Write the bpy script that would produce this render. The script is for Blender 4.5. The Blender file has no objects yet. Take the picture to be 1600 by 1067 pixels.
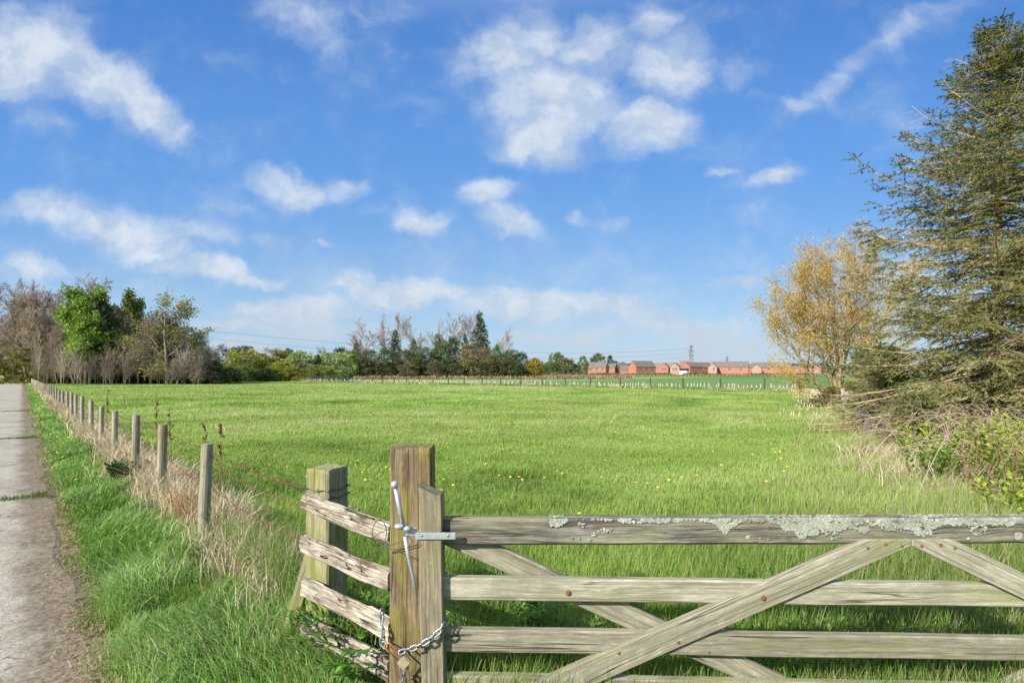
import bpy, bmesh, math, random
import numpy as np
from mathutils import Vector, Matrix, Quaternion
R = math.radians
scene = bpy.context.scene
COL = scene.collection

# ------------------------------------------------------------------ camera, sky, sun, exposure
H = 1.5            # camera height (m)
F = 800.0          # focal length in photo pixels (1600 wide)
HY = 586.0         # horizon row of the photo
cam_d = bpy.data.cameras.new('camera'); cam = bpy.data.objects.new('camera', cam_d); COL.objects.link(cam)
cam_d.lens = 18.0; cam_d.sensor_width = 36.0; cam_d.shift_y = 0.0328
cam_d.clip_start = 0.05; cam_d.clip_end = 6000
cam.location = (0, 0, H); cam.rotation_euler = (R(90), 0, 0)
scene.camera = cam

TO_SUN = Vector((-0.95, -0.95, 0.80)).normalized()
SUN_EL = math.asin(TO_SUN.z); SUN_ROT = math.atan2(TO_SUN.x, TO_SUN.y)
sun_d = bpy.data.lights.new('sun', 'SUN'); sun = bpy.data.objects.new('sun', sun_d); COL.objects.link(sun)
sun_d.energy = 4.8; sun_d.angle = R(0.55); sun_d.color = (1.0, 0.955, 0.88)
sun.rotation_euler = TO_SUN.to_track_quat('Z', 'Y').to_euler(); sun.location = (-30, -25, 30)

vs = scene.view_settings
vs.view_transform = 'Standard'; vs.look = 'None'; vs.gamma = 1.0; vs.use_curve_mapping = False
vs.exposure = 0.75
scene.cycles.use_denoising = True
scene.cycles.max_bounces = 6; scene.cycles.diffuse_bounces = 3; scene.cycles.transmission_bounces = 3
scene.cycles.transparent_max_bounces = 8
scene.cycles.caustics_reflective = False; scene.cycles.caustics_refractive = False

class NT:
    """small wrapper to write node trees briefly"""
    def __init__(s, tree): s.t = tree; s.n = tree.nodes; s.l = tree.links
    def add(s, kind, ins=None, **props):
        nd = s.n.new(kind)
        for k, v in props.items(): setattr(nd, k, v)
        for k, v in (ins or {}).items(): s.set(nd.inputs[k], v)
        return nd
    def set(s, sock, v):
        if isinstance(v, bpy.types.NodeSocket): s.l.new(v, sock)
        else: sock.default_value = v
    def math(s, op, a, b=0.0, c=0.0, clamp=False):
        nd = s.add('ShaderNodeMath', operation=op, use_clamp=clamp)
        s.set(nd.inputs[0], a); s.set(nd.inputs[1], b); s.set(nd.inputs[2], c); return nd.outputs[0]
    def mix(s, f, a, b, blend='MIX'):
        nd = s.add('ShaderNodeMix', data_type='RGBA', blend_type=blend)
        s.set(nd.inputs[0], f); s.set(nd.inputs[6], c4(a)); s.set(nd.inputs[7], c4(b)); return nd.outputs[2]
    def noise(s, vec, scale, detail=5.0, rough=0.55, dist=0.0):
        nd = s.add('ShaderNodeTexNoise', {'Scale': scale, 'Detail': detail, 'Roughness': rough, 'Distortion': dist})
        if vec is not None: s.l.new(vec, nd.inputs['Vector'])
        return nd.outputs['Fac']
    def ramp(s, v, lo, hi, a=0.0, b=1.0, smooth=True):
        nd = s.add('ShaderNodeMapRange', {'From Min': lo, 'From Max': hi, 'To Min': a, 'To Max': b},
                   interpolation_type='SMOOTHSTEP' if smooth else 'LINEAR')
        s.set(nd.inputs['Value'], v); return nd.outputs['Result']
    def mapping(s, vec, loc=(0, 0, 0), rot=(0, 0, 0), sc=(1, 1, 1), vt='POINT'):
        nd = s.add('ShaderNodeMapping', vector_type=vt)
        s.l.new(vec, nd.inputs['Vector'])
        nd.inputs['Location'].default_value = loc; nd.inputs['Rotation'].default_value = rot; nd.inputs['Scale'].default_value = sc
        return nd.outputs[0]
def c4(c):
    if isinstance(c, bpy.types.NodeSocket): return c
    return tuple(c) + (1.0,) if len(c) == 3 else tuple(c)

world = bpy.data.worlds.new('World'); scene.world = world; world.use_nodes = True
world.cycles.sampling_method = 'MANUAL'; world.cycles.sample_map_resolution = 512
def build_world():
    world.node_tree.nodes.clear()
    n = NT(world.node_tree)
    out = n.add('ShaderNodeOutputWorld'); bg = n.add('ShaderNodeBackground', {'Strength': 0.10})
    sky = n.add('ShaderNodeTexSky', sky_type='NISHITA', sun_disc=False, sun_elevation=SUN_EL, sun_rotation=SUN_ROT,
                altitude=0.0, air_density=1.0, dust_density=0.25, ozone_density=1.6)
    d = n.add('ShaderNodeTexCoord').outputs['Generated']
    sp = n.add('ShaderNodeSeparateXYZ', {0: d})
    x, y, z = sp.outputs
    ay = n.math('MAXIMUM', n.math('ABSOLUTE', y), 0.04)
    u = n.math('DIVIDE', x, ay); v = n.math('DIVIDE', z, ay)
    uv = n.add('ShaderNodeCombineXYZ', {0: u, 1: v, 2: 0.0}).outputs[0]
    # domain warp so that the clouds fray
    wn = n.add('ShaderNodeTexNoise', {'Vector': uv, 'Scale': 7.0, 'Detail': 6.0, 'Roughness': 0.6})
    w = n.add('ShaderNodeVectorMath', {0: wn.outputs['Color'], 1: (0.5, 0.5, 0.5)}, operation='SUBTRACT')
    w = n.add('ShaderNodeVectorMath', {0: w.outputs[0], 'Scale': 0.11}, operation='SCALE')
    uvw = n.add('ShaderNodeVectorMath', {0: uv, 1: w.outputs[0]}, operation='ADD').outputs[0]
    # (column, row, half-width, half-height, turn in degrees, density): bearing and height of each cloud in the sky
    clouds = [(40, 90, 110, 75, 0, 1.0), (140, 120, 130, 52, 25, 1.0), (225, 165, 95, 42, 32, 1.0), (285, 190, 32, 26, 40, .7),
              (60, 182, 90, 22, 5, .35), (200, 187, 50, 18, 10, .45),
              (440, 22, 110, 38, 8, .5), (500, 62, 60, 30, 20, .45), (610, 25, 110, 36, 0, .42), (680, 75, 45, 30, -20, .3),
              (795, 85, 80, 55, -30, .85), (850, 55, 40, 45, 0, .8), (745, 100, 60, 50, 0, .6), (850, 160, 110, 75, 0, 1.0), (930, 75, 75, 55, -25, .9),
              (845, 215, 85, 46, 5, 1.0), (920, 150, 70, 60, 0, .9), (1010, 30, 55, 35, 0, .8), (1050, 100, 75, 48, -10, .9), (1010, 195, 70, 45, -5, 1.0), (1165, 110, 60, 55, -30, .42),
              (1330, 105, 150, 30, -38, .48), (1450, 25, 90, 34, -25, .42), (1245, 165, 28, 16, 0, .5),
              (430, 285, 55, 24, 15, .8), (470, 300, 52, 26, 0, .85), (540, 292, 48, 22, 5, .7), (360, 325, 60, 20, 5, .25), (580, 328, 30, 14, 0, .4),
              (655, 342, 52, 24, 3, .95), (755, 305, 48, 26, -15, .9), (785, 345, 55, 24, 10, .9), (900, 340, 24, 14, 0, .6), (965, 345, 34, 14, 0, .35),
              (80, 330, 100, 34, 5, .95), (180, 355, 130, 38, 8, .95), (245, 390, 65, 22, 0, .95), (310, 360, 90, 22, 8, .6), (410, 370, 60, 15, 5, .45), (515, 383, 24, 10, 0, .5),
              (310, 415, 75, 18, 0, .9), (390, 432, 62, 14, 4, .85), (55, 424, 55, 18, 0, .75), (550, 442, 38, 14, -15, .5),
              (630, 464, 75, 20, 0, .9), (715, 463, 42, 16, 0, .9), (820, 480, 120, 24, 2, .9), (940, 482, 100, 20, 4, .85), (450, 485, 110, 20, 3, .85), (370, 508, 80, 14, 0, .7),
              (500, 512, 120, 14, 4, .6), (1050, 507, 130, 16, 2, .75), (900, 525, 170, 16, 0, .7), (1130, 540, 130, 20, 0, .7), (420, 548, 200, 16, 0, .65), (950, 555, 260, 15, 0, .6),
              (1215, 275, 48, 18, -22, .7), (1120, 272, 30, 10, -15, .5), (1150, 445, 60, 12, -5, .5), (1350, 330, 60, 14, -20, .3), (1100, 520, 100, 12, 0, .6)]
    tot = None
    for (cx, cy, rx, ry, a, k) in clouds:
        m = n.mapping(uvw, ((cx - 800) / F, (HY - cy) / F, 0), (0, 0, R(-a)), (rx * 1.33 / F, ry * 1.33 / F, 1.0), 'TEXTURE')
        ln = n.add('ShaderNodeVectorMath', {0: m}, operation='LENGTH').outputs['Value']
        b = n.ramp(ln, 1.25, 0.1, 0.0, k)
        tot = b if tot is None else n.math('SMOOTH_MAX', tot, b, 0.25)
    fine = n.noise(n.mapping(uvw, sc=(1.0, 1.4, 1.0)), 7.5, 9.0, 0.6)
    big = n.noise(uvw, 4.5, 4.0, 0.5)
    dens = n.math('ADD', tot, n.math('MULTIPLY', n.math('SUBTRACT', fine, 0.5), 1.35))
    dens = n.math('ADD', dens, n.math('MULTIPLY', n.math('SUBTRACT', big, 0.5), 0.6))
    dens = n.math('ADD', dens, n.ramp(v, 0.34, 0.12, 0.0, 0.26)); near = n.ramp(tot, 0.02, 0.30)
    alpha = n.math('MULTIPLY', n.ramp(dens, 0.10, 1.08), near)
    # thin haze of cloud low down
    low = n.math('MULTIPLY', n.ramp(v, 0.26, 0.0), n.ramp(n.noise(n.mapping(uv, sc=(1.0, 5.0, 1.0)), 5.0, 6.0), 0.30, 0.75))
    alpha = n.math('MAXIMUM', n.math('MULTIPLY', alpha, 0.86), n.math('MULTIPLY', low, 0.45))
    shade = n.noise(n.mapping(uvw, (0.02, 0.05, 0), sc=(1.0, 1.4, 1.0)), 12.0, 7.0, 0.6)
    cl = n.mix(n.ramp(shade, 0.35, 0.65), (3.15, 3.8, 4.7), (4.75, 5.1, 5.45))
    cl = n.mix(n.ramp(v, 0.20, 0.03), cl, (3.4, 3.9, 4.5))
    tint = n.mix(n.ramp(v, 0.65, 0.02), (0.80, 1.02, 1.30), (0.92, 1.0, 1.06))
    skyc = n.mix(1.0, sky.outputs[0], tint, 'MULTIPLY')
    grad = n.mix(n.ramp(v, 0.30, 0.85), n.mix(n.ramp(v, -0.02, 0.42), (2.2, 3.5, 4.75), (0.82, 2.15, 4.75)), (0.40, 1.32, 3.75))
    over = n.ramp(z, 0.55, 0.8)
    grad = n.mix(n.math('MULTIPLY', over, n.ramp(n.noise(d, 3.0, 5.0), 0.35, 0.55)), grad, (9.0, 9.2, 9.4))  # bright white patches high overhead, out of view, added as fill light
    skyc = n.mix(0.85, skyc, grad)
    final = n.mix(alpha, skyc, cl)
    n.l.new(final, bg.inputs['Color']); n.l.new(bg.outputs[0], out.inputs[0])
build_world()

# ------------------------------------------------------------------ helpers
def gz(x, y):
    """height of the ground"""
    x = np.asarray(x, float); y = np.asarray(y, float)
    t = np.clip((y - 70) / 230.0, 0, 1); z = 1.5 * t * t * (3 - 2 * t)
    f = fence_off(x, y)
    z = z + 0.07 * np.exp(-(f / 0.45) ** 2) * (y < 110) * np.clip((y - 1) / 3, 0, 1)
    z = z + 0.025 * np.sin(x * 0.9 + 1.3) * np.sin(y * 0.7) * np.exp(-((np.hypot(x, y) - 8) / 14) ** 2)
    return z
PX0, PY0, PS = -2.074, 2.495, -0.957        # right edge of the path: x = PX0 + PS (y - PY0)
NRM = 1 / math.hypot(1, PS)
def path_off(x, y): return (np.asarray(x) - (PX0 + PS * (np.asarray(y) - PY0))) * NRM     # > 0 right of the path
FX0, FY0 = -1.02, 2.70                       # the fence line
def fence_off(x, y): return (np.asarray(x) - (FX0 + PS * (np.asarray(y) - FY0))) * NRM    # > 0 on the field side
RB = [(3.3, 2.6), (4.3, 5.2), (8.2, 11.5), (14.4, 22.0), (22.0, 36.0), (27.4, 48.0), (60, 110)]  # field edge along the spruces
def right_x(y): return np.interp(y, [p[1] for p in RB], [p[0] for p in RB])
A0, A1 = np.array([-62.0, 127.0]), np.array([27.4, 48.5])     # far stock fence, end to end
def far_off(x, y):
    d = (A1 - A0) / np.linalg.norm(A1 - A0); nx, ny = -d[1], d[0]
    return (np.asarray(x) - A0[0]) * nx + (np.asarray(y) - A0[1]) * ny      # > 0 beyond the fence

def pix(px, py, d): return Vector(((px - 800) / F * d, d, H - (py - HY) / F * d))
def tag(o, label=None, cat=None, group=None, kind=None):
    if label: o['label'] = label
    if cat: o['category'] = cat
    if group: o['group'] = group
    if kind: o['kind'] = kind
    return o
def empty(name, loc, label=None, cat=None, group=None, rz=0.0):
    o = bpy.data.objects.new(name, None); COL.objects.link(o); o.location = loc; o.rotation_euler = (0, 0, rz)
    o.empty_display_size = 0.2
    return tag(o, label, cat, group)
def link(name, me, mat, parent=None, loc=None):
    o = bpy.data.objects.new(name, me); COL.objects.link(o)
    if mat is not None and not me.materials: me.materials.append(mat)
    if parent is not None: o.parent = parent
    if loc is not None: o.location = loc
    return o
def np_mesh(name, V, faces, cols=None, smooth=False, mats=None):
    """V (n,3); faces: list of int arrays (m,k); cols (n,3) point colours"""
    me = bpy.data.meshes.new(name); V = np.ascontiguousarray(V, np.float32)
    faces = [np.asarray(f, np.int32) for f in faces if len(f)]
    me.vertices.add(len(V)); me.vertices.foreach_set('co', V.ravel())
    lv = np.concatenate([f.ravel() for f in faces]); tot = np.concatenate([np.full(len(f), f.shape[1], np.int32) for f in faces])
    me.loops.add(len(lv)); me.loops.foreach_set('vertex_index', lv)
    me.polygons.add(len(tot)); me.polygons.foreach_set('loop_start', np.concatenate([[0], np.cumsum(tot)[:-1]]).astype(np.int32))
    me.polygons.foreach_set('loop_total', tot)
    me.polygons.foreach_set('use_smooth', np.full(len(tot), bool(smooth)))
    if cols is not None:
        a = me.attributes.new('tone', 'FLOAT_COLOR', 'POINT')
        a.data.foreach_set('color', np.concatenate([np.asarray(cols, np.float32), np.ones((len(V), 1), np.float32)], 1).ravel())
    me.update(calc_edges=True)
    return me
def vnoise(x, y, seed=0):
    xi = np.floor(x).astype(np.int64); yi = np.floor(y).astype(np.int64); fx = x - xi; fy = y - yi
    fx = fx * fx * (3 - 2 * fx); fy = fy * fy * (3 - 2 * fy)
    def h(a, b):
        n = (a * 374761393 + b * 668265263 + seed * 974711) & 0x7fffffff
        n = ((n ^ (n >> 13)) * 1274126177) & 0x7fffffff
        return ((n ^ (n >> 16)) & 0xffff) / 65535.0
    return (h(xi, yi) * (1 - fx) + h(xi + 1, yi) * fx) * (1 - fy) + (h(xi, yi + 1) * (1 - fx) + h(xi + 1, yi + 1) * fx) * fy
def fbm(x, y, seed=0, oct=4):
    x = np.asarray(x, float); y = np.asarray(y, float); s = 0; a = 0.5; t = 0
    for o in range(oct): s = s + a * vnoise(x * 2 ** o, y * 2 ** o, seed + o); t += a; a *= 0.5
    return s / t

def tubes(P0, P1, R0, R1, sides=4):
    """separate tapered prisms -> V, faces"""
    P0 = np.asarray(P0, float); P1 = np.asarray(P1, float); n = len(P0)
    d = P1 - P0; L = np.linalg.norm(d, axis=1, keepdims=True); d = d / np.maximum(L, 1e-9)
    ref = np.where(np.abs(d[:, 2:3]) < 0.9, np.array([[0, 0, 1.0]]), np.array([[1.0, 0, 0]]))
    a = np.cross(d, ref); a /= np.linalg.norm(a, axis=1, keepdims=True); b = np.cross(d, a)
    ang = np.arange(sides) * 2 * math.pi / sides
    ring = a[:, None, :] * np.cos(ang)[None, :, None] + b[:, None, :] * np.sin(ang)[None, :, None]
    V = np.concatenate([P0[:, None] + ring * np.asarray(R0)[:, None, None], P1[:, None] + ring * np.asarray(R1)[:, None, None]], 1).reshape(-1, 3)
    base = (np.arange(n) * 2 * sides)[:, None]; i = np.arange(sides); j = (i + 1) % sides
    Fq = np.stack([base + i, base + j, base + sides + j, base + sides + i], -1).reshape(-1, 4)
    return V, Fq
def sweep(pts, rad, sides=8, caps=True):
    """one continuous tube along a polyline"""
    pts = np.asarray(pts, float); n = len(pts); rad = np.broadcast_to(rad, (n,))
    t = np.gradient(pts, axis=0); t /= np.linalg.norm(t, axis=1, keepdims=True)
    ref = np.array([0, 0, 1.0]) if abs(t[0][2]) < 0.9 else np.array([1.0, 0, 0]); V = []
    a = np.cross(t[0], ref); a /= np.linalg.norm(a)
    for k in range(n):
        a = a - t[k] * a.dot(t[k]); a /= np.linalg.norm(a); b = np.cross(t[k], a)
        for s in range(sides):
            an = 2 * math.pi * s / sides; V.append(pts[k] + (a * math.cos(an) + b * math.sin(an)) * rad[k])
    Fq = [(k * sides + s, k * sides + (s + 1) % sides, (k + 1) * sides + (s + 1) % sides, (k + 1) * sides + s) for k in range(n - 1) for s in range(sides)]
    fs = [np.array(Fq)]
    if caps: fs += [np.array([list(range(sides))[::-1]]), np.array([[(n - 1) * sides + s for s in range(sides)]])]
    return np.array(V), fs
def join(parts):
    """[(V, faces)] -> V, faces"""
    V = []; Fs = []; o = 0
    for v, f in parts:
        V.append(v)
        for a in (f if isinstance(f, list) else [f]): Fs.append(np.asarray(a) + o)
        o += len(v)
    return np.concatenate(V), Fs
def box(c, s, M=None):
    x, y, z = [q / 2 for q in s]
    V = np.array([(-x, -y, -z), (x, -y, -z), (x, y, -z), (-x, y, -z), (-x, -y, z), (x, -y, z), (x, y, z), (-x, y, z)]) 
    if M is not None: V = V @ np.array(M.to_3x3()).T
    return V + np.array(c), np.array([(0, 3, 2, 1), (4, 5, 6, 7), (0, 1, 5, 4), (1, 2, 6, 5), (2, 3, 7, 6), (3, 0, 4, 7)])

# ------------------------------------------------------------------ materials
def new_mat(name):
    m = bpy.data.materials.new(name); m.use_nodes = True; m.node_tree.nodes.clear(); n = NT(m.node_tree)
    return m, n, n.add('ShaderNodeOutputMaterial')
def plain(name, col, rough=0.6, metal=0.0, var=0.15, scale=20.0, bump=0.0):
    m, n, out = new_mat(name); co = n.add('ShaderNodeTexCoord').outputs['Object']
    f = n.noise(co, scale, 6.0)
    c = n.mix(n.ramp(f, 0.3, 0.7), tuple(q * (1 - var) for q in col), tuple(min(1, q * (1 + var)) for q in col))
    b = n.add('ShaderNodeBsdfPrincipled', {'Base Color': c, 'Roughness': rough, 'Metallic': metal})
    if bump: n.l.new(n.add('ShaderNodeBump', {'Height': f, 'Strength': bump, 'Distance': 0.01}).outputs[0], b.inputs['Normal'])
    n.l.new(b.outputs[0], out.inputs[0]); return m
def leafy(name, transl=0.35, tint=False, gloss=0.0, rough=0.6):
    """foliage: colour from the mesh's own 'tone' (times the object's colour)"""
    m, n, out = new_mat(name)
    c = n.add('ShaderNodeAttribute', attribute_name='tone').outputs['Color']
    if tint:
        oi = n.add('ShaderNodeObjectInfo').outputs['Color']; c = n.mix(1.0, c, oi, 'MULTIPLY')
    b = n.add('ShaderNodeBsdfPrincipled', {'Base Color': c, 'Roughness': rough}); b.inputs['Specular IOR Level'].default_value = gloss
    t = n.add('ShaderNodeBsdfTranslucent', {'Color': n.mix(1.0, c, (1.15, 1.25, 0.75), 'MULTIPLY')})
    mx = n.add('ShaderNodeMixShader', {0: transl, 1: b.outputs[0], 2: t.outputs[0]})
    n.l.new(mx.outputs[0], out.inputs[0]); return m
def bark(name, c0, c1, scale=6.0, tint=False):
    m, n, out = new_mat(name); co = n.add('ShaderNodeTexCoord').outputs['Object']
    f = n.noise(n.mapping(co, sc=(1, 1, 0.3)), scale, 6.0, 0.65)
    c = n.mix(n.ramp(f, 0.35, 0.65), c0, c1)
    if tint: c = n.mix(1.0, c, n.add('ShaderNodeObjectInfo').outputs['Color'], 'MULTIPLY')
    b = n.add('ShaderNodeBsdfPrincipled', {'Base Color': c, 'Roughness': 0.85}); b.inputs['Specular IOR Level'].default_value = 0.15
    n.l.new(n.add('ShaderNodeBump', {'Height': f, 'Strength': 0.5, 'Distance': 0.02}).outputs[0], b.inputs['Normal'])
    n.l.new(b.outputs[0], out.inputs[0]); return m
def wood(name, light, dark, algae=0.3, algae_col=(0.20, 0.20, 0.06), crack=0.5, grain=1.0, stain=0.3, stain_col=(0.16, 0.11, 0.07), end_z=None):
    """weathered timber, the grain along local X"""
    m, n, out = new_mat(name)
    tc = n.add('ShaderNodeTexCoord').outputs['Object']
    off = n.add('ShaderNodeVectorMath', {0: n.add('ShaderNodeObjectInfo').outputs['Location'], 'Scale': 7.3}, operation='SCALE').outputs[0]
    co = n.add('ShaderNodeVectorMath', {0: tc, 1: off}, operation='ADD').outputs[0]
    warp = n.add('ShaderNodeTexNoise', {'Vector': co, 'Scale': 3.0, 'Detail': 2.0})
    wv = n.add('ShaderNodeVectorMath', {0: warp.outputs['Color'], 'Scale': 0.035}, operation='SCALE').outputs[0]
    cw = n.add('ShaderNodeVectorMath', {0: co, 1: wv}, operation='ADD').outputs[0]
    g1 = n.noise(n.mapping(cw, sc=(1.6, 42, 42)), 1.0, 6.0, 0.65)
    g2 = n.noise(n.mapping(cw, sc=(7, 160, 160)), 1.0, 3.0, 0.6)
    big = n.noise(co, 5.0, 4.0, 0.6)
    g = n.math('ADD', n.math('MULTIPLY', g1, 0.65), n.math('MULTIPLY', g2, 0.35))
    c = n.mix(n.ramp(g, 0.42, 0.59), dark, light)
    g3 = n.noise(n.mapping(cw, (4, 8, 1), sc=(0.7, 75, 75)), 1.0, 2.0, 0.5)
    c = n.mix(n.ramp(g3, 0.54, 0.66, 0.0, 0.55), c, tuple(q * 0.55 for q in dark))
    spk = n.noise(n.mapping(co, (2, 5, 7), sc=(22, 95, 95)), 1.0, 4.0, 0.7)
    c = n.mix(n.ramp(spk, 0.40, 0.68, 0.35, 0.0), c, tuple(q * 0.6 for q in dark))
    c = n.mix(n.ramp(spk, 0.58, 0.72, 0.0, 0.35), c, tuple(min(1, q * 1.25) for q in light))
    c = n.mix(n.ramp(big, 0.45, 0.68, 0.0, 0.45), c, tuple(q * 0.62 for q in dark))
    al = n.noise(n.mapping(co, (3.1, 0, 0), sc=(1.2, 4, 4)), 2.2, 5.0, 0.65)
    c = n.mix(n.ramp(al, 0.60 - 0.28 * algae, 0.80 - 0.2 * algae, 0.0, 0.85), c, n.mix(n.ramp(g, 0.3, 0.7), tuple(q * 0.6 for q in algae_col), algae_col))
    stn = n.noise(n.mapping(co, (7.7, 2, 1), sc=(2.0, 7, 7)), 2.4, 6.0, 0.7)
    c = n.mix(n.ramp(stn, 0.62 - 0.16 * stain, 0.70 - 0.08 * stain, 0.0, 0.9), c, stain_col)
    ck = n.noise(n.mapping(co, (1.7, 3, 5), sc=(0.40, 30, 30)), 1.0, 1.0, 0.4)
    ckm = n.ramp(n.math('ABSOLUTE', n.math('SUBTRACT', ck, 0.5)), 0.010, 0.0, 0.0, crack)
    ckm = n.math('MULTIPLY', ckm, n.ramp(n.noise(n.mapping(co, (9, 1, 2), sc=(1.5, 12, 12)), 1.0, 3.0), 0.40, 0.52))
    c = n.mix(ckm, c, (0.03, 0.024, 0.018))
    # knots
    vo = n.add('ShaderNodeTexVoronoi', {'Vector': n.mapping(cw, sc=(3.2, 9, 9)), 'Scale': 1.0}, feature='F1')
    kn = n.ramp(vo.outputs['Distance'], 0.24, 0.05, 0.0, 0.6)
    c = n.mix(kn, c, tuple(q * 0.55 for q in dark))
    rv = n.add('ShaderNodeObjectInfo').outputs['Random']
    c = n.mix(1.0, c, n.mix(rv, (0.82, 0.80, 0.74), (1.10, 1.10, 1.04)), 'MULTIPLY')
    wet = n.noise(n.mapping(co, (0, 4, 9), sc=(3.5, 14, 14)), 1.0, 5.0, 0.7)
    c = n.mix(n.ramp(wet, 0.56, 0.70, 0.0, 0.55), c, tuple(q * 0.75 for q in algae_col))
    b = n.add('ShaderNodeBsdfPrincipled', {'Base Color': c, 'Roughness': 0.82}); b.inputs['Specular IOR Level'].default_value = 0.2
    hgt = n.math('SUBTRACT', n.math('ADD', g, n.math('MULTIPLY', big, 0.4)), n.math('MULTIPLY', ckm, 1.6))
    n.l.new(n.add('ShaderNodeBump', {'Height': hgt, 'Strength': 0.8 * grain, 'Distance': 0.007}).outputs[0], b.inputs['Normal'])
    n.l.new(b.outputs[0], out.inputs[0]); return m

M = {}
M['grass'] = leafy('grass_blades', 0.34, gloss=0.22, rough=0.45)
M['straw'] = leafy('dead_grass', 0.2)
M['leaf'] = leafy('leaves', 0.35, tint=True, gloss=0.2)
M['needle'] = leafy('needles', 0.12, tint=True, gloss=0.1)
M['twig'] = bark('twigs', (0.20, 0.16, 0.13), (0.36, 0.305, 0.255), 3.0, tint=True)
M['bark'] = bark('bark', (0.13, 0.11, 0.085), (0.30, 0.27, 0.22), 5.0, tint=True)
M['gate'] = wood('gate_timber', (0.44, 0.415, 0.325), (0.265, 0.245, 0.18), 0.45, (0.31, 0.315, 0.15), 0.8, 0.9, 0.05, (0.22, 0.17, 0.12))
M['toprail'] = wood('top_rail_timber', (0.37, 0.34, 0.30), (0.10, 0.088, 0.08), 0.75, (0.32, 0.32, 0.21), 0.6, 1.5, 0.5, (0.17, 0.11, 0.085))
M['stile'] = wood('stile_timber', (0.43, 0.385, 0.285), (0.255, 0.22, 0.15), 0.25, (0.32, 0.30, 0.12), 0.6, 1.0, 0.1, (0.2, 0.15, 0.1))
M['gpost'] = wood('gate_post_timber', (0.32, 0.25, 0.155), (0.15, 0.105, 0.065), 0.5, (0.30, 0.28, 0.045), 1.0, 1.5, 0.35, (0.13, 0.08, 0.05))
M['cpost'] = wood('corner_post_timber', (0.40, 0.375, 0.23), (0.24, 0.22, 0.13), 0.6, (0.26, 0.265, 0.07), 0.6, 1.0, 0.2, (0.13, 0.11, 0.07))
M['oldrail'] = wood('split_rail_timber', (0.66, 0.60, 0.50), (0.30, 0.255, 0.205), 0.12, (0.28, 0.27, 0.13), 1.0, 2.2, 0.75, (0.08, 0.055, 0.042))
M['rpost'] = wood('round_post_timber', (0.52, 0.485, 0.38), (0.32, 0.295, 0.22), 0.30, (0.27, 0.27, 0.12), 0.6, 1.0, 0.1, (0.16, 0.13, 0.09))
M['dpost'] = plain('dark_post_timber', (0.075, 0.055, 0.04), 0.85, var=0.4)
M['paling'] = plain('grey_paling', (0.42, 0.39, 0.33), 0.85, var=0.25)
M['galv'] = plain('galvanised_steel', (0.44, 0.48, 0.49), 0.42, 0.55, var=0.12, scale=60, bump=0.05)
M['chain'] = plain('chain_steel', (0.30, 0.31, 0.32), 0.42, 0.75, var=0.2, scale=90)
M['rust'] = plain('rusty_iron', (0.20, 0.075, 0.035), 0.85, 0.2, var=0.5, scale=120, bump=0.3)
M['wire'] = plain('old_wire', (0.10, 0.085, 0.06), 0.7, 0.4, var=0.4, scale=50)
M['barb'] = plain('rusty_barbed_wire', (0.165, 0.055, 0.04), 0.85, 0.2, var=0.4, scale=80)
M['copper'] = plain('copper_shackle', (0.58, 0.22, 0.10), 0.4, 0.45, var=0.2, scale=60)
M['brass'] = plain('dull_brass', (0.42, 0.36, 0.24), 0.5, 0.4, var=0.15)
M['lichen'] = leafy('lichen_crust', 0.05)
M['guard'] = plain('white_tree_guard', (0.42, 0.44, 0.39), 0.6, var=0.15)
M['tarp'] = plain('blue_plastic', (0.05, 0.08, 0.19), 0.45, var=0.35, scale=6)
M['cable'] = plain('overhead_cable', (0.10, 0.10, 0.11), 0.5, 0.4)
M['pylon'] = plain('pylon_steel', (0.20, 0.22, 0.24), 0.6, 0.4)
M['glass'] = plain('window_glass', (0.12, 0.14, 0.17), 0.15, 0.0)
M['white'] = plain('white_upvc', (0.75, 0.75, 0.74), 0.5, var=0.03)
M['solar'] = plain('solar_panel', (0.02, 0.025, 0.06), 0.2)
M['dandelion'] = plain('dandelion_yellow', (0.80, 0.56, 0.02), 0.7, var=0.15)
def brick(name, a, b):
    m, n, out = new_mat(name); co = n.add('ShaderNodeTexCoord').outputs['Object']
    br = n.add('ShaderNodeTexBrick', {'Vector': n.mapping(co, rot=(R(90), 0, 0)), 'Scale': 4.0, 'Color1': c4(a), 'Color2': c4(b), 'Mortar': (0.40, 0.34, 0.28, 1), 'Mortar Size': 0.012})
    c = n.mix(n.ramp(n.noise(co, 0.6, 4.0), 0.3, 0.7, 0.0, 0.3), br.outputs['Color'], tuple(q * 0.7 for q in a))
    p = n.add('ShaderNodeBsdfPrincipled', {'Base Color': c, 'Roughness': 0.85}); n.l.new(p.outputs[0], out.inputs[0]); return m
M['brick'] = brick('red_brick', (0.34, 0.118, 0.072), (0.41, 0.158, 0.098))
M['roof'] = plain('grey_roof_tiles', (0.145, 0.118, 0.098), 0.85, var=0.2, scale=1.5)
M['roof2'] = plain('brown_roof_tiles', (0.20, 0.14, 0.11), 0.8, var=0.2, scale=1.5)
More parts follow.
